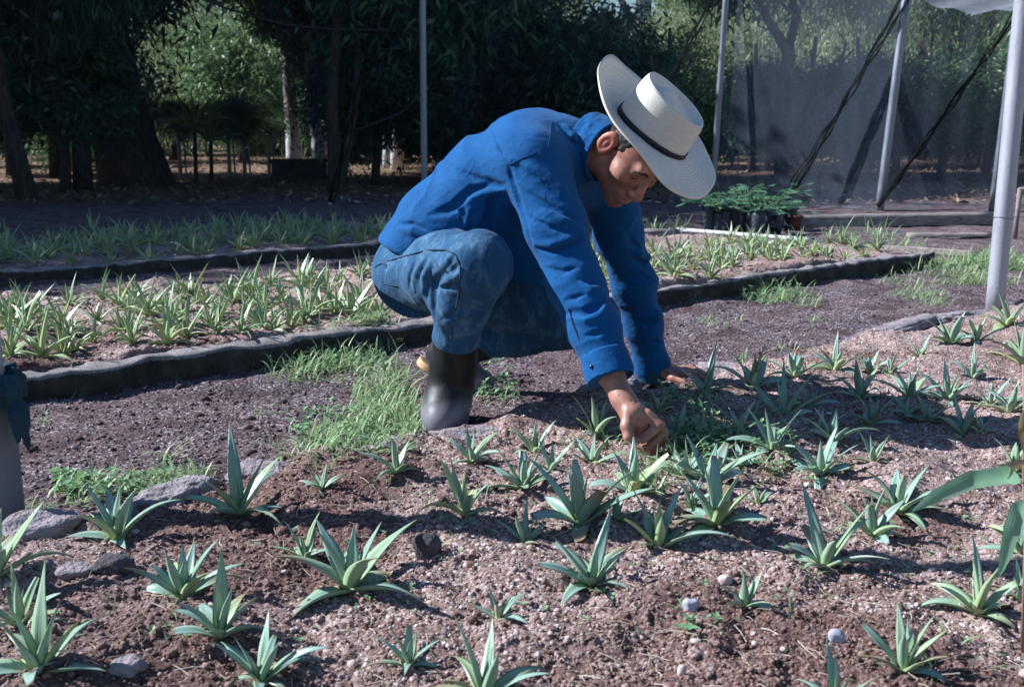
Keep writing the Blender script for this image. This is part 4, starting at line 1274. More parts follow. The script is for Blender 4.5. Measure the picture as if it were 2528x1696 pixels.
# each entry: base pixel (in 2337-wide view), leaf length in those pixels, leaf count, label
FRONT = [
 (268, 1228, 120, 8, "agave with two arching side leaves against the edge stones, second from the left"),
 (545, 1172, 128, 8, "dark bluish agave with one tall upright leaf beside the weathered edging stone"),
 (733, 1112, 58, 6, "small yellowish agave at the bed edge near the grass clump"),
 (905, 1076, 84, 7, "agave with thin dark leaves at the bed edge left of the boot"),
 (1078, 1052, 84, 7, "bluish agave directly in front of the black boot"),
 (1222, 1022, 80, 7, "slender agave right of the long flat edging stone before the boot"),
 (1195, 1113, 116, 9, "large agave with wide spreading leaves between the boot and the fist, nearer the boot"),
 (1060, 1168, 92, 7, "agave left of the large spreading one, with one long leaf lying to the right"),
 (1352, 1062, 92, 8, "pale yellowish agave just left of the working fist"),
 (1362, 975, 100, 8, "shaded agave left of the bare wrist"),
 (1325, 1182, 124, 10, "large blue green agave straight below the pale yellowish one by the fist"),
 (1445, 1124, 104, 9, "agave directly under the working fist"),
 (1632, 1194, 128, 10, "tall full agave right of the fist with a double crown of leaves"),
 (1618, 1102, 106, 8, "dark agave half hidden behind the tall full agave right of the fist"),
 (1502, 1248, 116, 10, "broad agave with rolled leaf tips in the middle of the bed"),
 (1198, 1240, 74, 6, "small upright spiky seedling right of the round lava stone"),
 (1352, 1332, 124, 9, "agave with blunt cut leaves and two leaves lying on the soil in the middle foreground"),
 (800, 1342, 150, 9, "largest blue agave of the left foreground with one leaf pointing straight to the camera"),
 (697, 1272, 74, 6, "small agave tucked behind the largest blue agave on its left"),
 (418, 1362, 124, 11, "dense many leaved agave right of the blackish lava stone"),
 (503, 1458, 118, 9, "agave with one long pale leaf reaching left, before the dense many leaved one"),
 (597, 1552, 134, 9, "big pale agave cut by the bottom edge on the left half"),
 (92, 1532, 140, 9, "big agave in the bottom left corner with one broad dark upright leaf"),
 (48, 1425, 104, 8, "pale bent agave at the left edge, behind the one with the broad dark leaf"),
 (-10, 1312, 140, 8, "agave cut by the left edge with one long leaf sweeping right over the soil"),
 (932, 1512, 96, 8, "middle sized agave at the bottom left of centre with one leaf leaning right"),
 (1138, 1408, 84, 6, "small five leaved agave in the bottom centre"),
 (1105, 1592, 140, 9, "big agave cut by the bottom edge at the centre"),
 (1700, 1384, 76, 7, "small brown tipped agave in the right foreground"),
 (1882, 1288, 128, 9, "wide star shaped agave in the right foreground with one leaf hanging towards the camera"),
 (1990, 1222, 90, 10, "compact blue agave just behind the wide star shaped one"),
 (2052, 1146, 112, 9, "agave with one long brown tipped leaf arching right"),
 (2232, 1398, 104, 8, "yellow green agave with cut tips near the right edge"),
 (2062, 1528, 132, 8, "yellow green agave in the bottom right with two arching side leaves"),
 (1908, 1610, 120, 6, "agave cut by the bottom edge on the right, one leaf standing up"),
 (1872, 1082, 86, 7, "pale agave with a rolled middle leaf in the right part of the bed"),
 (1992, 1052, 70, 5, "thin three leaved agave behind the one with the brown tipped arching leaf"),
 (1902, 1008, 84, 7, "pale green agave standing at the edge of the man's shadow"),
 (1762, 1024, 92, 8, "dark agave between the fist and the pale green one at the shadow's edge"),
 (2198, 990, 92, 7, "dark broad agave in the shadow at the right"),
 (2305, 940, 84, 8, "agave at the right edge of the bed just beyond the broad dark one"),
 (2162, 912, 88, 10, "bright sunlit agave in the right part of the bed with dense pale leaves"),
 (2078, 892, 80, 8, "yellowish agave left of the bright dense one"),
 (1962, 906, 78, 8, "shaded agave left of the yellowish one"),
 (1785, 960, 100, 8, "dark shaded agave in the middle of the man's shadow"),
 (1990, 965, 84, 8, "dark agave at the far end of the man's shadow"),
 (2068, 946, 70, 7, "little dark agave right of the one at the shadow's end"),
 (1718, 888, 92, 7, "dark agave at the fingertips of the left hand"),
 (1612, 902, 76, 6, "blue shaded agave half covering the fingers of the left hand"),
 (1815, 860, 84, 8, "agave right of the fingertips with two tall leaves standing up"),
 (1905, 846, 74, 7, "agave with a yellow striped upright leaf by the bed edge"),
 (1983, 852, 70, 6, "broad leaved agave by the bed edge beside the yellow striped one"),
 (2168, 782, 72, 8, "agave by the bed edge left of the thick pole's foot"),
 (2228, 780, 60, 7, "small agave in front of the thick pole"),
 (2300, 738, 72, 8, "agave right of the thick pole's foot"),
 (2335, 830, 92, 9, "pale agave at the right edge below the thick pole"),
 (2222, 862, 60, 7, "little pale agave midway between the thick pole and the bright dense agave"),
 (2100, 812, 54, 6, "little agave in the gap left of the thick pole"),
 (2318, 1070, 84, 6, "sunlit agave at the right edge above the long hanging leaf"),
 (2330, 1260, 96, 7, "agave hidden behind the hanging leaf at the right edge"),
 (2330, 1362, 70, 6, "small agave at the right edge under the tip of the hanging leaf"),
 (1505, 938, 54, 5, "tiny yellow green seedling right behind the bare wrist"),
 (1548, 1005, 84, 6, "dark agave touching the right side of the fist"),
 (1732, 1148, 46, 5, "tiny agave right of the tall full agave"),
 (1690, 1062, 62, 6, "small shaded agave among the weeds right of the fist"),
 (2235, 1010, 50, 5, "small agave in front of the dark broad one at the right"),
 (1562, 1088, 70, 7, "little agave in the weeds right below the fist"),
 (1258, 1072, 66, 7, "small agave between the large spreading agave and the pale one by the fist"),
 (1688, 978, 72, 7, "dark agave in the shadow straight right of the fist, among fine weeds"),
 (1850, 925, 66, 7, "dark agave in the shadow, midway between the left fingertips and the bright dense agave"),
 (2118, 962, 62, 7, "half shaded agave at the lower right end of the man's shadow"),
 (1580, 1150, 60, 6, "little agave squeezed in left of the tall full agave"),
 (1405, 1185, 60, 6, "little agave wedged between the two largest agaves below the fist"),
 (2260, 925, 60, 7, "small pale agave right of the bright dense one"),
 (1870, 985, 60, 6, "small shaded agave behind the pale green one at the shadow's edge"),
 (2030, 855, 52, 6, "small agave between two bed edge agaves near the thick pole"),
]
K = 2528 / 2337
for i, (px, py, lp, n, lab) in enumerate(FRONT):
    g = on_g(px * K, py * K); d = g[1] * CT + (CAM_H - g[2]) * ST
    L = lp * K / FPX * d * (1.20 if py > 1080 else 1.06) * rnd.uniform(.88, 1.08)
    agave_obj("agave", g, agave_data(100 + i, L, n + 2, W=rnd.uniform(.100, .135), tall=rnd.choice([None, 1.15, 1.25]), erect=rnd.uniform(-.7, .4)), M_AGAVE, lab, "agaves of the near bed")

# ---- middle bed and far bed: shared meshes ------------------------------
protos = []
for s in range(9):
    V, A, H, E, F = agave_data(900 + s, 1.0, 9 + s % 4, W=.074, narrow=True, nseg=8, erect=-.35 + .08 * s, tall=1.2)
    o = mesh_obj("agave_seedling", V, F, M_AGAVE2, attrs={"t": A, "hue": H, "edge": E, "dry": agave_data.dry}); protos.append(o)
used = set()
def seedling(pos, L, label, group):
    k = rnd.randrange(len(protos))
    if k not in used: o = protos[k]; used.add(k)
    else:
        o = protos[k].copy(); COL.objects.link(o)
    o.location = tuple(map(float, pos)); o.rotation_euler = (rnd.uniform(-.12, .12), rnd.uniform(-.12, .12), rnd.uniform(0, 6.28)); o.scale = (L, L, L * rnd.uniform(.9, 1.15))
    tag(o, label, "agave", group)
MIDL = [ (165, 800, 84, "agave seedling by the kerb, third from the left in the front row"), (300, 788, 76, "agave seedling by the kerb with broad yellowish leaves"), (25, 815, 78, "yellow green seedling at the left edge just behind the kerb"),
 (425, 770, 92, "tallest seedling of the front row behind the kerb"), (550, 762, 62, "short seedling by the kerb in the middle of the left stretch"), (665, 748, 70, "seedling by the kerb leaning left"), (800, 722, 96, "dense upright seedling close to the man's hip"), (735, 712, 66, "seedling left of the dense upright one by the hip"), (75, 712, 74, "dark blue seedling at the back left of the middle bed"),
 (1538, 640, 74, "seedling by the right kerb next to the man's sleeve"), (1622, 640, 64, "seedling by the right kerb, second from the sleeve")]
for px, py, lp, lab in MIDL:
    g = on_g(px * K, py * K); d = g[1] * CT + (CAM_H - g[2]) * ST
    seedling(g, lp * K / FPX * d, lab, "seedlings of the middle bed")
rows = 0
for nn_ in np.arange(N_K2 + .24, N_B2 - .1, .155):
    for dv in np.arange(-.6, D_END - .15, .15):
        d_ = dv + rnd.uniform(-.06, .06); n_ = nn_ + rnd.uniform(-.06, .06)
        x, y = d_ * BD[0] + n_ * BN[0], d_ * BD[1] + n_ * BN[1]
        u = x / (y * CT) * FPX + CX
        if u < -60 or u > 2600 or rnd.random() < .12: continue
        if 940 < u < 1440 and n_ < 4.2: continue                     # behind the man
        lft = u < 1000
        if lft and nn_ > N_K2 + 1.25: continue
        if not lft and n_ > 4.28: continue
        seedling((x, y, gz(x, y)), rnd.uniform(.075, .140) * (1.1 if lft else .95), "narrow leaved yellow green agave seedling in the " + ("left, sunny stretch" if lft else "right stretch") + " of the middle bed", "seedlings of the middle bed, " + ("left" if lft else "right")); rows += 1
far = 0
for nn_ in np.arange(N_K3 + .2, N_B3 - .3, .22):
    for dv in np.arange(-.9, 4.6, .17):
        d_ = dv + rnd.uniform(-.07, .07); n_ = nn_ + rnd.uniform(-.07, .07)
        x, y = d_ * BD[0] + n_ * BN[0], d_ * BD[1] + n_ * BN[1]
        u = x / (y * CT) * FPX + CX
        if u < -60 or u > 1240 or rnd.random() < .08: continue
        seedling((x, y, gz(x, y)), rnd.uniform(.10, .165), "bluish agave seedling crowded in the shaded far bed", "seedlings of the far bed"); far += 1
for k in range(7):
    px, py = rnd.uniform(1500, 1700), rnd.uniform(560, 585); g = on_g(px, py)
    seedling(g, rnd.uniform(.10, .15), "seedling in the short bed stump in front of the potted plants", "seedlings by the potted plants")
print("seedlings", rows, far)

# ================================================================ grass and weeds
M_GRASS = leaf_mat("grass_blade", (.20, .30, .11), (.20, .35, .13), (.27, .40, .18), (.46, .48, .24), .35, .5)
M_WEED = leaf_mat("weed_leaf", (.15, .28, .10), (.15, .32, .13), (.18, .34, .16), (.32, .42, .15), .35, .5)
def blades(name, patches, mat, label, cat="grass"):
    V = []; A = []; H = []; F = []
    for (px, py, rx, ry, n, hmin, hmax) in patches:
        for _ in range(int(n * .62)):
            a = rnd.random() * 6.28; q = rnd.random() ** .5 * rnd.uniform(.7, 1.3)
            g = on_gq(px * K + math.cos(a) * q * rx * K, py * K + math.sin(a) * q * ry * K)
            if g is None: continue
            Lb = rnd.uniform(hmin, hmax); az = rnd.random() * 6.28; e = rnd.uniform(.25, 1.45); dr = rnd.uniform(.5, 2.0); w = rnd.uniform(.0014, .0034) * (Lb / .08) ** .5
            p = np.array(g); hue = rnd.random(); b = len(V)
            s = np.array([-math.sin(az), math.cos(az), 0]) 
            for i in range(5):
                t = i / 4; ww = w * (1 - t ** 2) + .0002
                V.append(p - s * ww); V.append(p + s * ww); A += [t * .88, t * .88]; H += [hue, hue]
                p = p + np.array([math.cos(az) * math.cos(e), math.sin(az) * math.cos(e), math.sin(e)]) * Lb / 4
                p[2] = max(p[2], g[2] + .003); e -= dr / 4
            for i in range(4): F.append((b + 2 * i, b + 2 * i + 1, b + 2 * i + 3, b + 2 * i + 2))
    o = mesh_obj(name, np.array(V), np.array(F), mat, attrs={"t": A, "hue": H, "edge": [0.0] * len(V)})
    return tag(o, label, cat, kind="stuff")
def on_gq(px, py):
    if py < 360: return None
    p = G(px, py, .02); z = gz(p[0], p[1]); p = G(px, py, z)
    return [p[0], p[1], gz(p[0], p[1])]
blades("grass", [
    (770, 800, 105, 42, 700, .04, .11), (840, 775, 60, 30, 260, .04, .10), (690, 850, 90, 30, 260, .04, .10), (870, 880, 70, 40, 330, .04, .11), (880, 940, 75, 50, 750, .03, .09), (800, 1000, 120, 38, 750, .03, .09),
    (720, 1040, 80, 16, 160, .03, .08), (930, 985, 40, 25, 200, .03, .08), (860, 740, 30, 14, 90, .04, .10),
    (300, 1110, 130, 32, 330, .02, .07), (190, 1135, 90, 28, 160, .02, .06), (420, 1090, 70, 22, 120, .02, .07), (380, 1050, 16, 8, 26, .06, .10), (50, 1165, 60, 18, 80, .02, .05),
    (1760, 680, 70, 16, 340, .04, .12), (1830, 690, 60, 12, 160, .03, .08), (2090, 672, 60, 14, 260, .03, .09), (2130, 690, 40, 10, 120, .03, .08), (2060, 640, 60, 12, 120, .03, .08),
    (2200, 615, 120, 16, 900, .06, .16), (2310, 605, 90, 18, 700, .06, .18), (2230, 645, 90, 12, 360, .04, .12), (1990, 540, 60, 8, 80, .1, .25), (2060, 560, 60, 10, 160, .05, .14), (1850, 640, 20, 5, 30, .03, .06),
    (1630, 740, 60, 16, 130, .02, .05), (1800, 800, 40, 10, 60, .02, .05), (1860, 735, 30, 8, 50, .02, .05), (1690, 825, 14, 10, 26, .04, .09),
    (160, 900, 30, 10, 40, .02, .05), (100, 885, 16, 8, 20, .03, .06), (620, 940, 40, 12, 40, .02, .05), (600, 1010, 30, 10, 20, .02, .05),
    (1130, 900, 50, 30, 120, .02, .06)], M_GRASS, "patches of low green grass growing on the path and by the kerbs")
blades("grass_under_hand", [(1600, 1010, 110, 50, 220, .03, .10), (1560, 1065, 90, 30, 130, .03, .10), (1480, 1090, 30, 40, 40, .06, .12), (1500, 1120, 10, 10, 14, .08, .14), (1450, 985, 40, 20, 50, .03, .08), (1660, 960, 80, 40, 70, .03, .09), (1770, 1040, 60, 30, 60, .02, .06), (1330, 1010, 60, 20, 40, .02, .06),
    (990, 1130, 200, 60, 24, .02, .05), (900, 1300, 300, 100, 22, .015, .04), (1700, 1300, 400, 100, 30, .015, .04), (2200, 1500, 150, 40, 22, .02, .05), (180, 1450, 200, 60, 22, .02, .05)], M_GRASS, "fine green weeds under and beside the working fist")

def leaflets(name, patches, mat, label):
    V = []; A = []; H = []; F = []
    for (px, py, rx, ry, n, sz, hh) in patches:
        for _ in range(n):
            a = rnd.random() * 6.28; q = rnd.random() ** .5
            g = on_gq(px * K + math.cos(a) * q * rx * K, py * K + math.sin(a) * q * ry * K)
            if g is None: continue
            st = np.array([g[0], g[1], g[2] + rnd.uniform(.004, hh)])
            for j in range(rnd.choice((3, 4, 5))):
                az = rnd.random() * 6.28; e = rnd.uniform(-.3, .8); L_ = sz * rnd.uniform(.7, 1.3); w = L_ * .32
                d = np.array([math.cos(az) * math.cos(e), math.sin(az) * math.cos(e), math.sin(e)]); s = np.array([-math.sin(az), math.cos(az), 0]); u = np.cross(d, s)
                b = len(V); hue = rnd.random()
                V += [st, st + d * L_ * .45 + s * w + u * w * .3, st + d * L_, st + d * L_ * .45 - s * w + u * w * .3, st + d * L_ * .5]
                A += [.2, .5, .85, .5, .5]; H += [hue] * 5
                F += [(b, b + 1, b + 4), (b + 1, b + 2, b + 4), (b + 2, b + 3, b + 4), (b + 3, b, b + 4)]
    o = mesh_obj(name, np.array(V), np.array(F), mat, attrs={"t": A, "hue": H, "edge": [0.0] * len(V)})
    return tag(o, label, "weeds", kind="stuff")
leaflets("broad_leaf_weeds", [(260, 1120, 150, 34, 60, .016, .03), (160, 1110, 40, 20, 30, .022, .03), (1130, 885, 60, 34, 60, .018, .05), (1560, 930, 60, 24, 60, .014, .045), (1610, 1020, 90, 44, 120, .013, .05), (1760, 1030, 60, 26, 60, .012, .05), (1590, 970, 60, 26, 50, .013, .04),
    (1880, 1080, 70, 20, 20, .010, .02), (1500, 1300, 400, 150, 26, .010, .012), (700, 1350, 500, 150, 22, .010, .012), (2150, 1250, 150, 100, 14, .010, .012), (1100, 1180, 150, 40, 12, .010, .015), (780, 980, 120, 50, 80, .016, .04), (770, 800, 100, 40, 80, .016, .04), (1760, 680, 80, 14, 40, .018, .05), (1560, 1440, 20, 16, 4, .016, .02)],
    M_WEED, "small broad leaved weeds between the agaves and along the path edge")

# ================================================================ poles, pipes, net
def metal_mat(name, c1, c2, rough=.45, metal=.55, sc=14):
    m, nt, b = mat_new(name)
    tc = N(nt, "ShaderNodeTexCoord"); mp = N(nt, "ShaderNodeMapping"); mp.inputs["Scale"].default_value = (1, 1, .25); nt.links.new(tc.outputs["Object"], mp.inputs[0])
    n = N(nt, "ShaderNodeTexNoise", Scale=float(sc), Detail=7.0, Roughness=.7); nt.links.new(mp.outputs[0], n.inputs["Vector"])
    n2 = N(nt, "ShaderNodeTexNoise", Scale=float(sc) * 5, Detail=4.0); nt.links.new(tc.outputs["Object"], n2.inputs["Vector"])
    c = ramp(nt, n.outputs["Fac"], [(.3, c1), (.7, c2)])
    c = mixc(nt, ramp(nt, n2.outputs["Fac"], [(.62, (0, 0, 0)), (.72, (.5, .5, .5))]), c, (.20, .15, .12))
    nt.links.new(c, b.inputs["Base Color"]); b.inputs["Metallic"].default_value = metal
    nt.links.new(ramp(nt, n.outputs["Fac"], [(.3, (rough - .1,) * 3), (.7, (rough + .15,) * 3)]), b.inputs["Roughness"])
    bp = N(nt, "ShaderNodeBump", Strength=.2, Distance=.003); nt.links.new(n2.outputs["Fac"], bp.inputs["Height"]); nt.links.new(bp.outputs[0], b.inputs["Normal"])
    return m
M_GALV = metal_mat("galvanised_steel", (.17, .19, .23), (.27, .29, .34))
M_PIPE = metal_mat("grey_pipe", (.27, .27, .31), (.38, .38, .43), .5, .25)
M_PVC = noise_mat("weathered_sleeve", (.10, .10, .115), (.17, .17, .185), 9, .7, .3, 60, .004, 6, .3)

def pole(name, base, top, r, mat, label, cat="pole", group=None, extras=None):
    base = np.asarray(base, float); top = np.asarray(top, float)
    mb = MB(); pts = [base + (top - base) * t for t in np.linspace(0, 1, 9)]
    mb.tube(pts, r, 20)
    o = mb.build(name, mat, origin=base)
    return tag(o, label, cat, group)

def pole_px(px0, py0, px1, py1, Y, r, label, ext=0.0):
    b = on_g(px0, py0) if Y is None else None
    if Y is not None:
        b = P(px0, py0, Y)
    Yb = b[1]
    t = P(px1, py1, Yb); t = t + (t - b) * ext
    b[2] = min(b[2], gz(b[0], b[1])) - .05
    return b, t
b_, t_ = pole_px(1757, 500, 1792, 0, None, .036, "")
PB = (b_, t_); b_, t_ = pole_px(2170, 520, 2236, 4, None, .037, ""); PC = (b_, t_)
b_, t_ = pole_px(2448, 522, 2510, 30, None, .034, ""); PD = (b_, t_)
bA = P(1048, 506, 12.5); PA = (bA, P(1043, 0, 12.5))
def up(pr, h):                                     # lengthen to a height
    b, t = pr; return b, b + (t - b) * ((h - b[2]) / (t[2] - b[2]))
PA = up(PA, 2.55); PB = up(PB, 2.6); PC = up(PC, 2.17); PD = up(PD, 2.02)
pole("net_pole", *PA, .037, M_GALV, "thin grey steel pole rising behind the man's back")
pole("net_pole", *PB, .036, M_GALV, "thin blue grey pole behind the straw hat")
pole("net_pole", *PC, .043, M_GALV, "grey pole at the left corner of the pale grey net roof")
pole("net_pole", *PD, .036, M_GALV, "slim grey pole standing just left of the thick pole, farther back")
bN = on_g(2455, 768); tN = P(2530, -20, bN[1]); tN = bN + (tN - bN) * 1.15
near_pole = empty("thick_pole", bN, "thick pale grey pipe pole at the right with a wire tied round it", "pole")
mb = MB(); mb.tube([bN + (tN - bN) * t for t in np.linspace(-.02, 1, 12)], .0385, 28); mb.build("pipe", M_PIPE, near_pole)
wp = bN + (tN - bN) * ((.75 - bN[1] * math.tan(PITCH - math.atan((848 - 537) / FPX)) - bN[2]) / (tN[2] - bN[2]))
ax = unit(tN - bN); xx = unit(np.cross(ax, [0, 1, 0])); yy = np.cross(ax, xx)
mb = MB(); mb.tube([wp + (math.cos(a) * xx + math.sin(a) * yy) * .0402 + ax * .004 * math.sin(a * 2) for a in np.linspace(0, 6.283, 26)], .0018, 6, False)
mb.tube([wp + xx * .04, wp + np.array([.18, .03, .0]), wp + np.array([.7, .2, .02])], .0012, 5)
mb.build("wire_tie", M_GALV, near_pole)
mb = MB(); q0 = wp - ax * .008
V = []
for i in range(9):
    for a in np.linspace(-1.9, -1.1, 7):
        V.append(q0 - ax * (.011 * i) + (math.cos(a) * xx + math.sin(a) * yy) * (.0398 + .0008 * math.sin(i * 2 + a * 5)))
F = [(i * 7 + k, i * 7 + k + 1, (i + 1) * 7 + k + 1, (i + 1) * 7 + k) for i in range(8) for k in range(6)]
mb.add(V, F); mb.build("paper_scrap", noise_mat("paper_scrap", (.5, .48, .5), (.62, .6, .62), 30, .8, .4), near_pole)

# post with a cloth in the left foreground
g0 = on_g(-12, 1290)
post = empty("sleeved_post", g0, "grey post in a pipe sleeve standing at the left edge in front of the path", "post")
def circ(c, r, n=28): return [(c[0] + r * math.cos(2 * math.pi * k / n), c[1] + r * math.sin(2 * math.pi * k / n), c[2]) for k in range(n)]
mb = MB(); mb.tube([g0 + [0, 0, z] for z in (-.04, .0, .06, .14, .22, .262)], [.058, .057, .056, .055, .055, .0555], 32); mb.build("sleeve", M_PVC, post)
mb = MB(); mb.tube([g0 + [0, 0, z] for z in (.20, .4, .8, 1.4, 2.0)], .040, 24); mb.build("pipe", metal_mat("dull_pipe", (.30, .28, .33), (.40, .38, .43), .6, .1), post)
M_CLOTH = cloth_mat("dark_cloth", (.012, .035, .055), (.022, .055, .075), 18, .6)
def cloth_sdf(p):
    c = g0 + np.array([0, 0, .278])
    q = p - c.astype(f32); rr_ = np.sqrt(q[:, 0] ** 2 + q[:, 1] ** 2); an = np.arctan2(q[:, 1], q[:, 0])
    z = q[:, 2] + .010 * np.sin(an * 1.0 + 2.4)
    d = np.sqrt(((rr_ - .058) / .6) ** 2 + (z / 1.0) ** 2) - (.031 + .004 * np.sin(an * 9 + z * 160) * 1.0 + .003 * np.sin(z * 260))
    kx = g0 + np.array([.068, -.022, .272])
    d = smin(d * .6, ell(p, kx, (.018, .017, .024)), .008)
    for (dx, dy, L, ph) in ((.030, -.018, .108, 0), (.013, -.026, .092, 2), (.022, -.010, .075, 4)):
        tp = kx + np.array([dx, dy, -L]); mid_ = kx + np.array([dx * .75, dy * .8, -L * .45])
        d = smin(d, chain(p, [(kx, .009), (mid_, .0115 + .0), (tp, .004)], .006), .006)
    return d
V, Q = sdf_mesh(cloth_sdf, g0 + np.array([-.12, -.12, .12]), g0 + np.array([.14, .12, .36]), .003)
V = wrinkle(V, Q, .004, np.array([1.6, 1.6, .5]), 60)
tag(mesh_obj("tied_cloth", V, Q, M_CLOTH, origin=g0 + np.array([0, 0, .27])), "dark teal rag knotted round the sleeved post with two hanging ends", "cloth")

# white pipe on the ground
a = on_g(1655, 572) + [0, 0, .02]; b = on_g(2000, 598) + [0, 0, .02]
mb = MB(); mb.tube([a + (b - a) * t for t in np.linspace(0, 1, 8)], .017, 14)
tag(mb.build("fallen_pipe", noise_mat("white_pipe", (.52, .53, .57), (.66, .67, .70), 20, .45, .1), origin=a), "long pale pipe lying on the ground in front of the potted plants", "pipe")

# ---- shade net -----------------------------------------------------------
def net_mat(name, col, dens, trans=.5, sc=60.0, lo=-.10, hi=.12):
    m, nt, b = mat_new(name)
    out = nt.nodes["Material Output"]; nt.nodes.remove(b)
    g = N(nt, "ShaderNodeTexCoord")
    mp = N(nt, "ShaderNodeMapping"); mp.inputs["Scale"].default_value = (.5, .5, .22); mp.inputs["Rotation"].default_value = (0, .5, 0); nt.links.new(g.outputs["Object"], mp.inputs[0])
    n = N(nt, "ShaderNodeTexNoise", Scale=6.0, Detail=5.0, Roughness=.65); nt.links.new(mp.outputs[0], n.inputs["Vector"])
    d = N(nt, "ShaderNodeBsdfDiffuse", Color=(*col, 1)); t = N(nt, "ShaderNodeBsdfTranslucent", Color=(*col, 1)); tp = N(nt, "ShaderNodeBsdfTransparent")
    m1 = N(nt, "ShaderNodeMixShader"); m1.inputs[0].default_value = trans; nt.links.new(d.outputs[0], m1.inputs[1]); nt.links.new(t.outputs[0], m1.inputs[2])
    m2 = N(nt, "ShaderNodeMixShader"); nt.links.new(tp.outputs[0], m2.inputs[1]); nt.links.new(m1.outputs[0], m2.inputs[2])
    f = ramp(nt, n.outputs["Fac"], [(.3, (dens + lo,) * 3), (.7, (dens + hi,) * 3)]); nt.links.new(f, m2.inputs[0])
    nt.links.new(m2.outputs[0], out.inputs["Surface"])
    return m
M_NETSUNLIT = net_mat("shade_net", (.30, .34, .45), .17, lo=-.05, hi=.06)  # lighter tone: sunlight on the right-hand netting put into its colour
M_NETUNLIT = net_mat("net_unlit_tone", (.07, .09, .13), .13)  # same netting, colour darkened where no sun falls on it
M_ROOF = net_mat("roof_net", (.36, .38, .44), .75, .5)
M_GATHER = net_mat("gathered_net", (.025, .03, .03), .62, .3)
def net_panel(name, b0, t0, b1, t1, mat, label, nu=26, nv=14, sag=.06, seed=0):
    V = []
    for i in range(nu + 1):
        u = i / nu
        for j in range(nv + 1):
            v = j / nv
            p = (b0 * (1 - u) + b1 * u) * (1 - v) + (t0 * (1 - u) + t1 * u) * v
            p = p + np.array([0, .008 * math.sin(u * 23 + seed) * (.3 + .7 * v) + sag * math.sin(math.pi * u) * .5, -sag * math.sin(math.pi * u) * v])
            V.append(p)
    F = [(i * (nv + 1) + j, (i + 1) * (nv + 1) + j, (i + 1) * (nv + 1) + j + 1, i * (nv + 1) + j + 1) for i in range(nu) for j in range(nv)]
    return tag(mesh_obj(name, np.array(V), F, mat, origin=b0), label, "net")
off = np.array([0, .06, 0]); dz = np.array([0, 0, .02])
W0 = (np.array([-9.5, 11.5, 0.0]), np.array([-9.5, 11.5, 2.55]))
net_panel("shade_net", W0[0] + off, W0[1] + off, PA[0] + off, PA[1] + off, M_NETUNLIT, "shade net wall left of the pole behind the man, unlit look painted in", 40, seed=1)
net_panel("shade_net", PA[0] + off, PA[1] + off, PB[0] + off, PB[1] + off, M_NETUNLIT, "shade net wall between the pole behind the man and the pole behind the hat", seed=2)
net_panel("shade_net", PB[0] + off, PB[1] + off, PC[0] + off, PC[1] + off, M_NETSUNLIT, "grey shade net wall between the hat and the corner pole of the net roof", seed=3)
net_panel("shade_net", PC[0] + off, PC[1] + off, PD[0] + off, PD[1] + off, M_NETSUNLIT, "shade net wall toned pale as sunlit between the two rear poles at the right", seed=4)
PE = (np.array([7.6, 11.0, .1]), np.array([7.6, 11.0, 2.1]))
net_panel("shade_net", PD[0] + off, PD[1] + off, PE[0] + off, PE[1] + off, M_NETSUNLIT, "shade net wall right of the thick pole, reaching out of the picture", seed=5)
def roof_panel():
    c = [PC[1] + dz, PD[1] + dz, np.array([6.3, 8.0, 2.10]), np.array([4.3, 7.6, 2.25])]
    V = []; n = 16
    for i in range(n + 1):
        for j in range(n + 1):
            u, v = i / n, j / n
            p = (c[0] * (1 - u) + c[1] * u) * (1 - v) + (c[3] * (1 - u) + c[2] * u) * v
            V.append(p + np.array([0, 0, -.11 * math.sin(math.pi * u) * (1 - .3 * v) + .02 * math.sin(u * 18 + v * 9)]))
    F = [(i * (n + 1) + j, (i + 1) * (n + 1) + j, (i + 1) * (n + 1) + j + 1, i * (n + 1) + j + 1) for i in range(n) for j in range(n)]
    tag(mesh_obj("net_roof", np.array(V), F, M_ROOF, origin=c[0]), "sagging pale grey net roof at the top right corner", "net roof")
roof_panel()
def brace(top, bot, w0, label, seed):
    V = []; n = 46; R = random.Random(seed); ax = unit(bot - top); sd = unit(np.cross(ax, [0, 1, 0]))
    mb = MB()
    for k in range(5):
        o0 = R.uniform(-.5, .5) * w0; o1 = R.uniform(-.5, .5) * w0; ph = R.random() * 6
        pts = []; rs = []
        for i in range(n + 1):
            t = i / n
            q = top + (bot - top) * t + sd * (o0 * (1 - t) + o1 * t + .012 * math.sin(t * 30 + ph)) + np.array([0, -.05 - .01 * k, 0])
            pts.append(q); rs.append(.005 + .006 * abs(math.sin(t * 23 + ph * 2)))
        mb.tube(pts, rs, 6)
    return tag(mb.build("net_brace", M_GATHER, origin=bot), label, "gathered net")
brace(PC[1], P(1945, 478, 12.1), .12, "dark gathered net strip slanting from the corner pole down to the left", 1)
brace(PD[1], PC[0] + [-.05, 0, .1], .08, "dark gathered net strip slanting between the two rear poles at the right", 2)
brace(PB[1], P(1520, 440, 12.9), .12, "dark gathered net strip slanting down behind the hat's crown", 3)
brace(PA[1] + [-.35, 0, 0], P(820, 500, 12.4), .07, "dark gathered net strip left of the pole behind the man", 4)
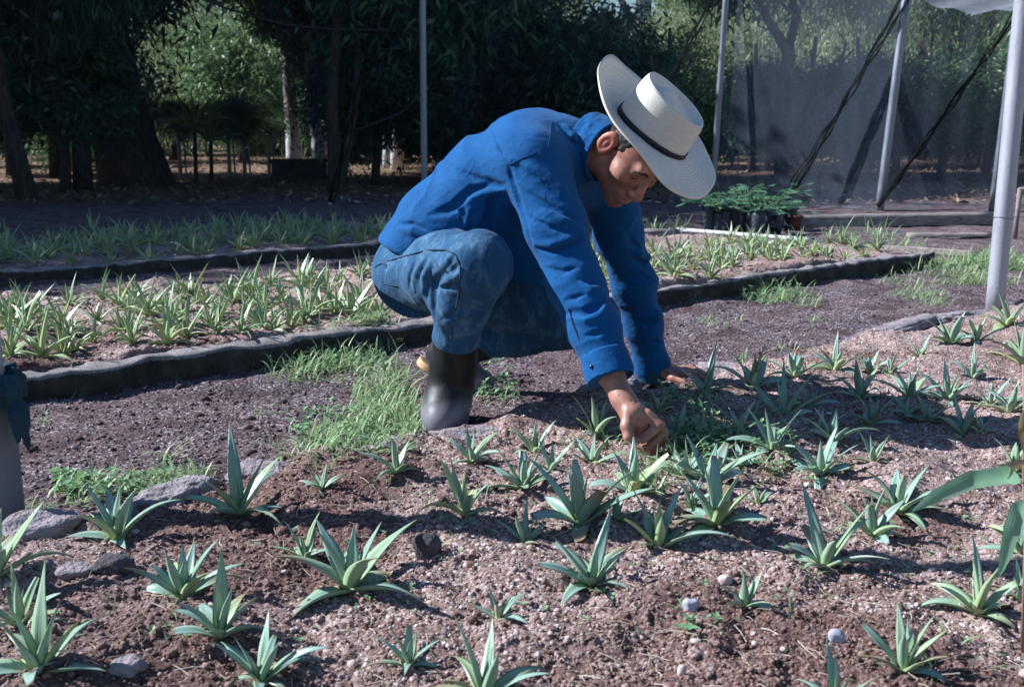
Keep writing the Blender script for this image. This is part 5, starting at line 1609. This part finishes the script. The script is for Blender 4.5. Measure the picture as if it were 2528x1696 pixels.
# cables
def cable(pts, r, label):
    q = []
    for i in range(len(pts) - 1):
        for t in np.linspace(0, 1, 9)[:-1]: q.append(np.array(pts[i]) * (1 - t) + np.array(pts[i + 1]) * t)
    q.append(np.array(pts[-1])); mb = MB(); mb.tube(q, r, 6)
    return tag(mb.build("cable", noise_mat("cable_black", (.015, .015, .018), (.03, .03, .035), 30, .6, 0), origin=q[0]), label, "cable")
cable([P(430, -30, 12.3), P(560, 22, 12.3), P(700, 62, 12.3), P(820, 74, 12.3), P(960, 76, 12.3)], .013, "black cable sagging across the top left")
cable([P(1040, 235, 12.4), P(990, 280, 12.4), P(900, 315, 12.4), P(830, 335, 12.4)], .010, "thin cord hanging from the pole behind the man to the left")
cable([P(855, 385, 12.2), P(870, 440, 12.2), P(900, 500, 12.2)], .007, "thin dry vine curving down to the ground left of the pole")

# ---- nursery bags with seedlings ----------------------------------------
M_BAG = noise_mat("black_nursery_bag", (.010, .014, .026), (.03, .038, .06), 14, .45, .7, 40, .012, 5, .5)
M_TERRA = noise_mat("terracotta", (.10, .032, .028), (.16, .05, .04), 20, .8, .3)
M_PLEAF = leaf_mat("potted_leaf", (.04, .12, .045), (.045, .15, .06), (.05, .17, .065), (.10, .20, .06), .3, .5)
def round_leaf(mb, c, az, e, s, hue):
    d = np.array([math.cos(az) * math.cos(e), math.sin(az) * math.cos(e), math.sin(e)]); sd = np.array([-math.sin(az), math.cos(az), 0]); u = np.cross(d, sd)
    V = [c]; A = [.5]
    for k in range(9):
        a = -2.6 + 5.2 * k / 8; rr_ = s * (1 - .12 * math.cos(a * 3))
        V.append(c + d * (math.cos(a) * rr_ + s * .8) + sd * math.sin(a) * rr_ - u * (math.sin(a) ** 2 * s * .18)); A.append(.6)
    mb.add(V, [(0, k, k + 1) for k in range(1, 9)] + [(0, 9, 1)], A)
def potted(loc, r, h, pot, leaf_n, hgt, label, group, seed):
    R = random.Random(seed)
    e = empty("potted_seedling" if not pot else "flower_pot", loc, label, "potted plant", group)
    mb = MB(); n = 14; ph = R.random() * 6
    rings = []
    prof = [(.86, 0), (1.0, .25), (1.04, .6), (1.02, .9), (.96, 1.0), (.88, .98), (.84, .9)] if not pot else [(.68, 0), (.85, .5), (.96, .8), (1.08, .82), (1.1, 1.0), (.98, 1.0), (.95, .9)]
    V = []
    for f_, z in prof:
        for k in range(n):
            a = 2 * math.pi * k / n; q = r * f_ * (1 + (0 if pot else .06 * math.sin(a * 3 + ph + z * 3)))
            V.append(np.asarray(loc) + [q * math.cos(a), q * math.sin(a), z * h])
    F = [(i * n + k, i * n + (k + 1) % n, (i + 1) * n + (k + 1) % n, (i + 1) * n + k) for i in range(len(prof) - 1) for k in range(n)]
    F.append(tuple(range(n - 1, -1, -1))); F.append(tuple((len(prof) - 1) * n + k for k in range(n)))
    mb.add(V, F); mb.build("pot" if pot else "bag", M_TERRA if pot else M_BAG, e)
    lf = MB(); top = np.asarray(loc) + [0, 0, h * .92]
    for k in range(leaf_n):
        a = R.random() * 6.28; q = R.uniform(.02, .19); z = hgt * R.uniform(.25, 1) 
        c = top + np.array([math.cos(a) * q, math.sin(a) * q, z])
        lf.tube([top, top * .5 + c * .5 + [0, 0, .02], c], .003, 4, False, .1)
        round_leaf(lf, c, a + R.uniform(-.5, .5), R.uniform(-.5, .35), R.uniform(.026, .05), R.random())
    o = lf.build("leaves", M_PLEAF, e, attr="t")
spots = []
for row in range(3):
    for k in range(8 if row else 7):
        spots.append((1745 + k * 27 + (row % 2) * 12, 577 - row * 13 + (k % 3) * 2))
Rk = random.Random(5)
names = {0: "leftmost", 6: "rightmost"}
for i, (px, py) in enumerate(spots):
    g = on_g(px + Rk.uniform(-9, 9), py + Rk.uniform(-3, 3))
    potted(g, Rk.uniform(.042, .052), Rk.uniform(.17, .22), False, Rk.randint(8, 13), Rk.uniform(.05, .18), "black nursery bag with a round leaved green seedling in the cluster behind the pale pipe", "nursery bags in the shade", 40 + i)
potted(on_g(1962, 576), .056, .12, True, 7, .16, "red terracotta pot with a small leafy plant at the right end of the nursery bags", None, 99)
# planks and low walls at the right
M_WOOD = noise_mat("weathered_wood", (.14, .11, .10), (.34, .29, .27), 8, .9, .6, 50, .006, 6, .15, (1, 8, 8))
def plank(p0, p1, w, h, label):
    a = on_g(*p0); b = on_g(*p1); ax = unit(b - a); sd = unit(np.cross([0, 0, 1], ax)); L = np.linalg.norm(b - a)
    V = []; F = []; n = 12; R = random.Random(int(p0[0]))
    for i in range(n + 1):
        c = a + ax * (L * i / n)
        for (s_, z) in ((-1, 0), (-1, .8), (-.8, 1), (.8, 1), (1, .8), (1, 0)):
            V.append(c + sd * (s_ * w / 2) + np.array([0, 0, z * h + R.uniform(-.003, .003)]))
    F = [(i * 6 + k, i * 6 + k + 1, i * 6 + 7 + k, i * 6 + 6 + k) for i in range(n) for k in range(5)]
    F = [f[::-1] for f in F]
    F += [tuple(range(6)), tuple(n * 6 + k for k in range(5, -1, -1))]
    tag(mesh_obj("timber_edge", np.array(V), F, M_WOOD, origin=a), label, "timber edging")
plank((2080, 612), (2420, 636), .05, .035, "pale timber edge crossing the grass left of the thick pole")
plank((1930, 562), (2440, 552), .16, .10, "low dark timber edge behind the potted plants at the right")
plank((2240, 585), (2445, 590), .08, .03, "thin timber strip on the path at the far right")
plank((1500, 590), (1672, 588), .14, .07, "short dark timber edge before the seedlings left of the pipe")
mb = MB(); a = on_g(2505, 590); mb.tube([a, P(2518, 465, a[1])], .017, 10); q = P(2518, 467, a[1]); mb.tube([q, q + [.5, .1, 0]], .014, 10)
tag(mb.build("stake_frame", M_WOOD, origin=a), "small wooden stake frame just right of the thick pole", "stake")

# ================================================================ trees
TR_ = random.Random(21); trng = np.random.default_rng(33)
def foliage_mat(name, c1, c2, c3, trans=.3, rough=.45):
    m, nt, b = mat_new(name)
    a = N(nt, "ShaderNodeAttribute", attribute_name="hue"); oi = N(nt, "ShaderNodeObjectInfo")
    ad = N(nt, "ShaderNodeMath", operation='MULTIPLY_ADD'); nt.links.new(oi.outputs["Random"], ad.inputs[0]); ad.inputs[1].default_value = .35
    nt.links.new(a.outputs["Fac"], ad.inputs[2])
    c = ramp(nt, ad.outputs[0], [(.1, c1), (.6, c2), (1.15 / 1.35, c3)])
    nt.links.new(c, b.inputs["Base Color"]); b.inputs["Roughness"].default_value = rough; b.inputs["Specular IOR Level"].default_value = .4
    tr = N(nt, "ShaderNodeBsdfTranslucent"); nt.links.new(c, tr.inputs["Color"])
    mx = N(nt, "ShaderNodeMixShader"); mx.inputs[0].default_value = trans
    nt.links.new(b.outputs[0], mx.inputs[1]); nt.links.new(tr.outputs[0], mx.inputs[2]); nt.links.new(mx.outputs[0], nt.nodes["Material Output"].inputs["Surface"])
    return m
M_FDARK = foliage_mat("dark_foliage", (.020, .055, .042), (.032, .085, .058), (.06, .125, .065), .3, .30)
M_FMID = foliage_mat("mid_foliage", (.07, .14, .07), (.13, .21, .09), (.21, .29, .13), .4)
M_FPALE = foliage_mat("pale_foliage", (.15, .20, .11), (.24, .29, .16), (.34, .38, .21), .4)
M_BARK = noise_mat("dark_bark", (.045, .035, .032), (.12, .095, .085), 7, .95, 1.0, 22, .05, 8, .1, (3, 3, .7))
M_PALEBARK = noise_mat("pale_bark", (.30, .26, .25), (.52, .47, .45), 5, .9, .6, 20, .03, 7, .15, (3, 3, .8))
def wash_mat():
    m, nt, b = mat_new("whitewashed_bark")
    tc = N(nt, "ShaderNodeTexCoord"); sp = N(nt, "ShaderNodeSeparateXYZ"); nt.links.new(tc.outputs["Object"], sp.inputs[0])
    n = N(nt, "ShaderNodeTexNoise", Scale=6.0, Detail=6.0); nt.links.new(tc.outputs["Object"], n.inputs["Vector"])
    n2 = N(nt, "ShaderNodeTexNoise", Scale=14.0, Detail=8.0, Roughness=.7); nt.links.new(tc.outputs["Object"], n2.inputs["Vector"])
    ad = N(nt, "ShaderNodeMath", operation='MULTIPLY_ADD'); nt.links.new(n.outputs["Fac"], ad.inputs[0]); ad.inputs[1].default_value = .25; nt.links.new(sp.outputs["Z"], ad.inputs[2])
    f = N(nt, "ShaderNodeMath", operation='LESS_THAN'); nt.links.new(ad.outputs[0], f.inputs[0]); f.inputs[1].default_value = 1.22
    white = ramp(nt, n2.outputs["Fac"], [(.28, (.22, .20, .20)), (.42, (.66, .66, .68)), (.7, (.80, .80, .80))])
    bark = ramp(nt, n.outputs["Fac"], [(.3, (.16, .13, .125)), (.7, (.36, .31, .30))])
    nt.links.new(mixc(nt, f.outputs[0], bark, white), b.inputs["Base Color"]); b.inputs["Roughness"].default_value = .9
    bp = N(nt, "ShaderNodeBump", Strength=.7, Distance=.03); nt.links.new(n2.outputs["Fac"], bp.inputs["Height"]); nt.links.new(bp.outputs[0], b.inputs["Normal"])
    return m
M_WASH = wash_mat()

def crown_mesh(name, n_tw, n_leaf, L, W, mat, droop=.6, seed=0, shell=.35, tip=1.0):
    """unit-radius crown of leaf blades hung on twigs, sizes in crown radii"""
    R = np.random.default_rng(seed)
    u = R.normal(size=(n_tw, 3)); u /= np.linalg.norm(u, axis=1, keepdims=True)
    rad_ = (shell + (1 - shell) * R.random(n_tw)) ** .6
    c = u * rad_[:, None]; c *= (1 + .22 * noise3(u * 2.2 + seed))[:, None]
    tid = np.repeat(np.arange(n_tw), n_leaf)
    N_ = len(tid); spr = R.uniform(.10, .26, n_tw)[tid]
    p = c[tid] + R.normal(size=(N_, 3)) * spr[:, None] * np.array([1, 1, .75])
    az = R.random(N_) * 6.283; e = R.normal(-droop, .45, N_)
    d = np.stack([np.cos(az) * np.cos(e), np.sin(az) * np.cos(e), np.sin(e)], 1)
    s = np.cross(d, R.normal(size=(N_, 3))); s /= np.linalg.norm(s, axis=1, keepdims=True) + 1e-9
    l = (L * R.uniform(.6, 1.3, N_))[:, None]; w = (W * R.uniform(.7, 1.2, N_))[:, None]
    nrm = np.cross(d, s)
    V = np.stack([p, p + d * l * .5 + s * w + nrm * w * .25, p + d * l + np.array([0, 0, -.15]) * l, p + d * l * .5 - s * w + nrm * w * .25], 1).reshape(-1, 3)
    F = (np.arange(N_) * 4)[:, None] + np.arange(4)[None]
    hue = np.clip(R.random(n_tw)[tid] * .6 + R.random(N_) * .4, 0, 1)
    me = mesh_obj(name, V, F, mat, attrs={"hue": np.repeat(hue, 4)}, smooth=False)
    d_ = me.data; bpy.data.objects.remove(me); return d_
CROWNS = dict(
    dark=[crown_mesh("crown_dark", 95, 110, .125, .018, M_FDARK, .55, s) for s in range(4)],
    mid=[crown_mesh("crown_mid", 90, 80, .115, .018, M_FMID, .5, 10 + s) for s in range(3)],
    pale=[crown_mesh("crown_pale", 110, 60, .12, .011, M_FPALE, .9, 20 + s) for s in range(3)],
    feather=[crown_mesh("crown_feather", 110, 70, .20, .008, M_FDARK, 1.1, 30 + s) for s in range(2)],
)
def crown(parent, kind, c, r, name="crown"):
    o = bpy.data.objects.new(name, TR_.choice(CROWNS[kind])); COL.objects.link(o)
    o.parent = parent; o.location = Vector(tuple(map(float, c))) - wloc(parent)
    o.rotation_euler = (0, 0, TR_.random() * 6.28); o.scale = tuple(r) if hasattr(r, '__len__') else (r, r, r)
    return o
def trunk_tube(mb, pts, rs, n=14, seed=0, flare=0):
    pts = [np.asarray(p, float) for p in pts]
    b = len(mb.V); mb.tube(pts, rs, n, True)
    for i in range(b, len(mb.V)):
        v = np.array(mb.V[i]); k = fbm(v[None] * 2.2 + seed, 2)[0]
        c = pts[(i - b) // n] if (i - b) // n < len(pts) else pts[-1]
        mb.V[i] = tuple(c + (v - c) * (1 + .14 * k))
def tree(name, base, label, trunks, crowns, mat=None, group=None, cat="tree"):
    base = np.asarray(base, float)
    e = empty(name, base, label, cat, group)
    mb = MB()
    for pts, rs in trunks: trunk_tube(mb, [base + np.asarray(p, float) for p in pts], rs, seed=base[0])
    mb.build("trunk", mat or M_BARK, e, origin=base)
    for kind, c, r in crowns: crown(e, kind, base + np.asarray(c, float), r)
    return e
def gpt(x, y): return np.array([x, y, gz(x, y) - .04])
def at_base(px, Y):
    x = (px - CX) / FPX * Y * 1.0; return gpt(x, Y)

# -- individual trees the photograph shows
b = at_base(335, 17.5)
tree("old_tree", b, "old dark tree with a huge leaning flared trunk at the left", [([(.05, 0, -.1), (.0, 0, .25), (-.1, 0, .8), (-.22, 0, 1.6), (-.36, 0, 2.6), (-.5, 0, 4.2), (-.6, 0, 6)], [.66, .56, .47, .41, .38, .33, .22])],
     [("feather", (-.5, -.6, 3.5), (2.0, 1.6, 1.0)), ("dark", (-2.2, .3, 4.4), 2.2), ("feather", (1.2, .8, 5.0), (2.2, 2, 1.6)), ("dark", (-1.0, 1.5, 6.5), 2.8), ("dark", (-2.9, 0, 2.4), (1.5, 1.3, 1.3))])
b = at_base(78, 13.6)
tree("slender_tree", b, "slender leaning tree with a greyish trunk at the far left", [([(0, 0, 0), (-.08, 0, .5), (-.2, 0, 1.2), (-.3, 0, 2.2), (-.4, 0, 4)], [.13, .105, .095, .085, .06])], [("dark", (-.6, .4, 3.2), 1.4), ("feather", (.3, .6, 2.9), (1.2, 1.2, .8))])
for px, Y, r, h, lean, lab in ((735, 22, .15, 5, -.05, "tree with a thick whitewashed lower trunk, left one of the pair"), (797, 20.5, .125, 5, -.1, "tree with a whitewashed trunk standing right of the thick one"), (806, 22.5, .10, 4, .10, "thinner whitewashed trunk leaning behind the dark forked tree")):
    b = at_base(px, Y)
    tree("whitewashed_tree", b, lab, [([(0, 0, 0), (lean * .3, 0, .6), (lean, 0, 1.6), (lean * 1.2, 0, 3), (lean * 2, 0, h)], [r * 1.25, r, r * .92, r * .8, r * .5])], [("mid", (0, .5, h - .4), 1.7), ("dark", (.3, -.3, h - 1.9), (1.0, .9, .7))], M_WASH)
b = at_base(838, 15.2)
tree("forked_tree", b, "dark forked tree in front of the whitewashed trunks", [([(0, 0, -.05), (-.02, 0, .5), (-.05, 0, 1.2), (.03, 0, 2.0), (.16, 0, 3.2), (.2, 0, 5)], [.15, .10, .085, .07, .06, .03]), ([(.0, 0, .1), (.12, 0, .6), (.3, 0, 1.4), (.35, .1, 2.6)], [.09, .07, .05, .03])], [("dark", (1.2, .8, 3.4), 1.7), ("dark", (1.0, .6, 1.75), (.9, .7, .65))])
for px, Y, r, h, lab in ((960, 24.5, .10, .75, "left white wrapped stump of the far group"), (985, 23.5, .14, 1.0, "widest white wrapped stump of the far group, with a raised rim"), (1083, 24, .12, .85, "white wrapped stump right of the grey pole")):
    b = at_base(px, Y)
    tree("whitewashed_stump", b, lab, [([(0, 0, 0), (0, 0, h * .5), (.02, 0, h * .85), (.05, 0, h)], [r * 1.1, r, r * .9, r * .75]), ([(-r * .6, 0, h * .6), (-r * .7, 0, h * 1.15)], [r * .4, r * .15])], [("dark", (0, .3, h + .9), (1.1, .9, .75))], M_WASH)
b = at_base(1572, 34)
tree("pale_trunk_tree", b, "tall tree with a smooth white trunk above the man's hat, far back", [([(0, 0, 0), (0, 0, 2), (.05, 0, 5), (.1, 0, 9)], [.34, .27, .24, .18]), ([(0, 0, 3.4), (-.8, .2, 5), (-1.2, .3, 7)], [.12, .1, .05])], [("pale", (0, 0, 8.6), 2.6), ("pale", (-2, 1, 7), 1.8)], M_PALEBARK)
b = at_base(1922, 21)
tree("forked_tree", b, "dark tree forking into two upward limbs behind the net at the right", [([(0, 0, 0), (0, 0, 1.2), (.02, 0, 2.35)], [.16, .12, .11]), ([(.02, 0, 2.3), (-.4, 0, 2.9), (-.75, 0, 3.6), (-.85, 0, 5)], [.10, .075, .06, .04]), ([(.02, 0, 2.3), (.15, 0, 3.0), (-.1, .1, 3.8), (-.2, .2, 5)], [.09, .07, .05, .03])], [("mid", (-.6, .3, 5.2), 1.9), ("pale", (1.2, .6, 4.2), 1.5)])
# row of shaded orchard trees beyond the net
ORCH = [(-175, 16.5), (40, 20.5), (170, 15.5), (930, 17.5), (1110, 19.5), (1250, 18), (1390, 20), (1500, 17.5), (1640, 20), (1848, 22), (1990, 20.5), (2090, 18.5), (2200, 21), (2310, 18.5), (2420, 20.5), (2560, 18.5), (2700, 17)]
for i, (px, Y) in enumerate(ORCH):
    b = at_base(px, Y); R = TR_
    h = R.uniform(1.6, 2.1)
    tr = [([(0, 0, 0), (R.uniform(-.05, .05), 0, .5), (R.uniform(-.1, .1), 0, 1.3), (0, 0, h + .6)], [R.uniform(.07, .11), .07, .055, .03])]
    for k in range(2): tr.append(([(0, 0, R.uniform(.4, .8)), (R.uniform(-.5, .5), R.uniform(-.2, .2), 1.4), (R.uniform(-.9, .9), R.uniform(-.3, .3), 2.3)], [.045, .035, .02]))
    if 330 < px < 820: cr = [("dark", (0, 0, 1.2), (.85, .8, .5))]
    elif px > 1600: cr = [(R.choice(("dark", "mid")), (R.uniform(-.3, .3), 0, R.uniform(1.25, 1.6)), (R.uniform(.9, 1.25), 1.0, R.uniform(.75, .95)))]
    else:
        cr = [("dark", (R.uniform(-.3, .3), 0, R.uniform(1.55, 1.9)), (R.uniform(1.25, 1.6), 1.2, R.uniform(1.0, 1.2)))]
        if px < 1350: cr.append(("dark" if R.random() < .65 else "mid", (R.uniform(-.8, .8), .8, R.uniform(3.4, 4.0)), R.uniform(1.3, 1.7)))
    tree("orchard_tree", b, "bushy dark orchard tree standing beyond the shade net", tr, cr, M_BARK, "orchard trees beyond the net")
# second row: (pixel, distance, crown kind, top height) - low where the sun reaches the ones to their right
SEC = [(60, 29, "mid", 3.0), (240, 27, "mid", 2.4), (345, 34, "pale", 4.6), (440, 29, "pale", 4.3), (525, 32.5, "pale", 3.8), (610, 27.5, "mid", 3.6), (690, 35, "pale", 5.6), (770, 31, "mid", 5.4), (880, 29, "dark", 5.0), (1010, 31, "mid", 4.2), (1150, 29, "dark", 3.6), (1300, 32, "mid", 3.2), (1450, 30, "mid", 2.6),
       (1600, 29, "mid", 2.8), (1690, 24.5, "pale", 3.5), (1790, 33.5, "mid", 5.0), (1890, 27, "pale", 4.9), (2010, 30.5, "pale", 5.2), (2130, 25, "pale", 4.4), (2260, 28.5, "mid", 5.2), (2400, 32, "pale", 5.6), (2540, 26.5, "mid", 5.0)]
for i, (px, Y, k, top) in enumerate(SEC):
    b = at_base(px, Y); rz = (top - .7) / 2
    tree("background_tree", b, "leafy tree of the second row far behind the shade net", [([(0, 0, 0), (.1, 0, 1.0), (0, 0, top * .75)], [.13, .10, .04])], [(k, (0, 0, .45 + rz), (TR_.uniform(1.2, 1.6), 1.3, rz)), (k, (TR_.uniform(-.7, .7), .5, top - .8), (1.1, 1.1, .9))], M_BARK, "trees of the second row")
for i in range(30):
    px = -250 + i * 105 + TR_.uniform(-25, 25)
    if 1440 < px < 1660 or 500 < px < 610 or 90 < px < 150 or 1740 < px < 1800: continue
    Y = TR_.uniform(40, 48); b = at_base(px, Y); k = TR_.choice(("mid", "pale", "pale", "dark"))
    tree("background_tree", b, "tall tree of the last row closing the view", [([(0, 0, 0), (.1, 0, 3), (0, 0, 7)], [.2, .16, .08])], [(k, (0, 0, 2.6), (1.9, 1.7, 2.1)), (k, (TR_.uniform(-.8, .8), .6, TR_.uniform(5.0, 6.6)), (1.7, 1.7, 1.7))], M_BARK, "trees of the last row")
UND = [(-60, 24), (60, 25), (180, 23), (270, 25), (620, 27), (880, 28), (1150, 24), (1280, 25), (1420, 24), (1560, 25), (1650, 23.5), (1730, 25.5), (1800, 24), (1890, 25.5), (1960, 23.8), (2050, 24.5), (2130, 23.5), (2230, 25), (2320, 23.6), (2400, 24.8), (2490, 23.5), (2590, 24.5)]
for i, (px, Y) in enumerate(UND):
    b = at_base(px, Y); e = empty("bush", b, "leafy undergrowth bush between the trees beyond the shade net", "bush", "undergrowth bushes beyond the net")
    z = TR_.uniform(.75, 1.05); crown(e, TR_.choice(("dark", "dark", "mid")), b + np.array([0, 0, z]), (TR_.uniform(.7, 1.0), .8, z * TR_.uniform(.62, .85)), "foliage")
    mb = MB(); mb.tube([b, b + np.array([.05, 0, z])], .03, 6); mb.build("stem", M_BARK, e, origin=b)
for i in range(16):
    px = -150 + i * 190 + TR_.uniform(-40, 40); Y = TR_.uniform(34, 37); b = at_base(px, Y)
    e = empty("bush", b, "low wide bush closing the view under the far trees", "bush", "low bushes under the far trees")
    crown(e, TR_.choice(("dark", "mid", "mid")), b + np.array([0, 0, .75]), (TR_.uniform(1.5, 1.9), 1.2, TR_.uniform(.8, 1.1)), "foliage")
# tall canopy whose shade lies over the far beds and the orchard floor
CAN = []
for k in range(10):
    r = TR_.uniform(2.0, 2.5); d_ = -8.5 + k * 2.45 + TR_.uniform(-.4, .4); z = TR_.uniform(4.6, 5.4) + (.8 if d_ > 4 else 0); n_ = (6.1 if d_ < 4 else 7.3) + TR_.uniform(0, .6) + 1.07 * (z + .8 * r)
    CAN.append((d_, n_, z, r))
for k in range(6):
    z = TR_.uniform(5.2, 6.2); r = TR_.uniform(2.3, 2.8); d_ = -9.0 + k * 3.3 + TR_.uniform(-.5, .5); CAN.append((d_, 19.6 + TR_.uniform(0, 1.5), z, r))
for i, (d_, n_, z, r) in enumerate(CAN):
    X, Y = d_ * BD[0] + n_ * BN[0], d_ * BD[1] + n_ * BN[1]
    b = gpt(X, Y)
    pxc = X / Y * FPX + CX; fx = 0.0
    if 250 < pxc < 1150: fx = ((215 if pxc < 520 else 1180) - pxc) / FPX * Y
    if 1100 < pxc < 2600: fx = ((1330 if pxc < 1700 else 2640) - pxc) / FPX * Y
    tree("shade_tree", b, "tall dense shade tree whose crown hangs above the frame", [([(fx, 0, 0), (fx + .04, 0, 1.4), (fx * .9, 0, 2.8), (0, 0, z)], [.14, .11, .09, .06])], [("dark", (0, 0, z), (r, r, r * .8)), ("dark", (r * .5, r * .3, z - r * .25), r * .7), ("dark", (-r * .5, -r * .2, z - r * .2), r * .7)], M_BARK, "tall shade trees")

# bright young plants and staked saplings
M_STRAP = leaf_mat("bright_strap_leaf", (.20, .34, .06), (.25, .42, .08), (.30, .45, .10), (.42, .46, .12), .4)
for px, Y, h, lab in ((392, 19.0, 1.05, "bright yellow green strap leaved plant beside the old trunk"), (492, 18.6, .85, "bright strap leaved plant above the staked saplings"), (530, 18.8, .7, "smaller bright strap leaved plant right of the other bright one")):
    b = at_base(px, Y); e = empty("strap_plant", b, lab, "plant")
    V, A, H, E, F = agave_data(int(px), .75, 14, W=.07, narrow=True, nseg=7, erect=.2)
    mesh_obj("leaves", V + b + np.array([0, 0, h]), F, M_STRAP, e, attrs={"t": A, "hue": H, "edge": E}, origin=b)
    mb = MB(); mb.tube([b, b + np.array([.02, 0, h])], .035, 8); mb.build("stem", M_BARK, e, origin=b)
for px, Y, lab in ((455, 19, "staked sapling nearest the old trunk"), (575, 20, "staked sapling in the middle of the sunlit strip"), (612, 20, "staked sapling with two thin stakes"), (672, 21, "staked sapling left of the whitewashed trunk")):
    b = at_base(px, Y); e = empty("staked_sapling", b, lab, "sapling")
    mb = MB(); mb.tube([b, b + np.array([.0, 0, .85])], .035, 8); mb.build("trunk", M_PALEBARK, e, origin=b)
    mb = MB(); mb.tube([b + np.array([.10, 0, 0]), b + np.array([.08, 0, .9])], .018, 8); mb.build("stake", M_PALEBARK, e, origin=b)
    crown(e, "mid", b + np.array([0, 0, 1.1]), (.45, .4, .4))
# low litter and dark block
b = at_base(738, 18.5)
mb = MB(); s = .42
V = [b + np.array(q) for q in ((-s, 0, 0), (s, 0, 0), (s, .5, 0), (-s, .5, 0), (-s, .02, .36), (s, .01, .38), (s, .48, .37), (-s, .5, .36))]
mb.add(V, [(0, 1, 5, 4), (1, 2, 6, 5), (2, 3, 7, 6), (3, 0, 4, 7), (4, 5, 6, 7), (3, 2, 1, 0)])
mb.add([v + np.array([0, 0, .36]) + (v - b - np.array([0, .25, 0])) * .06 for v in V[:4]] + [v + np.array([0, 0, .42]) + (v - b - np.array([0, .25, 0])) * .06 for v in V[:4]], [(0, 1, 5, 4), (1, 2, 6, 5), (2, 3, 7, 6), (3, 0, 4, 7), (4, 5, 6, 7), (3, 2, 1, 0)])
tag(mb.build("block_basin", noise_mat("dark_block", (.03, .03, .035), (.07, .07, .075), 10, .9, .5), smooth=False, origin=b), "low dark block with a lid in front of the thick whitewashed trunk", "block")

# ---- broad leaved seedling at the right edge -----------------------------
sb = on_g(2524, 1610); e = empty("tall_seedling", sb, "tall seedling with long pale green hanging leaves at the right edge", "seedling")
Ys = sb[1]
mb = MB(); mb.tube([sb, P(2532, 1330, Ys), P(2527, 1180, Ys), P(2529, 1020, Ys), P(2526, 900, Ys)], [.003, .0026, .002, .0018, .0014], 8)
mb.build("stem", noise_mat("seedling_stem", (.28, .16, .10), (.38, .24, .16), 60, .6, .2), e)
M_BIGLEAF = leaf_mat("hanging_leaf", (.21, .42, .24), (.22, .44, .27), (.22, .44, .28), (.26, .44, .22), .6, .55)
M_DRYLEAF = leaf_mat("brown_leaf", (.30, .18, .07), (.36, .22, .08), (.30, .19, .08), (.35, .26, .08), .3, .6)
def big_leaf(pts, w, mat, seed):
    R = random.Random(seed); n = 16; ks = np.linspace(0, 1, len(pts)); P3 = np.array(pts)
    V = []; A = []; H = []; E = []
    for i in range(n + 1):
        t = i / n; c = np.array([np.interp(t, ks, P3[:, j]) for j in range(3)]); c2 = np.array([np.interp(min(t + .05, 1), ks, P3[:, j]) for j in range(3)]); c0 = np.array([np.interp(max(t - .05, 0), ks, P3[:, j]) for j in range(3)])
        d = unit(c2 - c0); s_ = unit(np.cross(d, [.05, -1, .25])); u = np.cross(d, s_)
        ww = w * (math.sin(math.pi * min(1, t * 1.0) ** .75) ** .7 if 0 < t < 1 else .02) * (1 + .05 * math.sin(t * 25 + seed))
        for k, (x, z, ed) in enumerate(((-1, .18, 1), (-.5, .06, .5), (0, 0, 0), (.5, .06, .5), (1, .18, 1))):
            V.append(c + s_ * x * ww + u * z * ww); A.append(.2 + .6 * t); H.append(.3); E.append(ed * .8)
        
    F = [(i * 5 + k, i * 5 + k + 1, i * 5 + 6 + k, i * 5 + 5 + k) for i in range(n) for k in range(4)]
    o = mesh_obj("leaf", np.array(V), F, mat, e, attrs={"t": A, "hue": H, "edge": E}); return o
big_leaf([P(2521, 1190, Ys), P(2490, 1172, Ys - .02), P(2400, 1185, Ys - .05), P(2310, 1225, Ys - .06), P(2250, 1264, Ys - .06)], .0125, M_BIGLEAF, 1)
big_leaf([P(2530, 1235, Ys), P(2513, 1262, Ys - .03), P(2500, 1310, Ys - .05), P(2485, 1370, Ys - .05), P(2464, 1428, Ys - .05)], .0125, M_BIGLEAF, 2)
big_leaf([P(2470, 1168, Ys - .02), P(2500, 1150, Ys - .01), P(2540, 1135, Ys + .0)], .007, M_DRYLEAF, 3)
big_leaf([P(2530, 1010, Ys), P(2524, 1060, Ys - .01), P(2528, 1120, Ys - .01)], .006, M_DRYLEAF, 4)
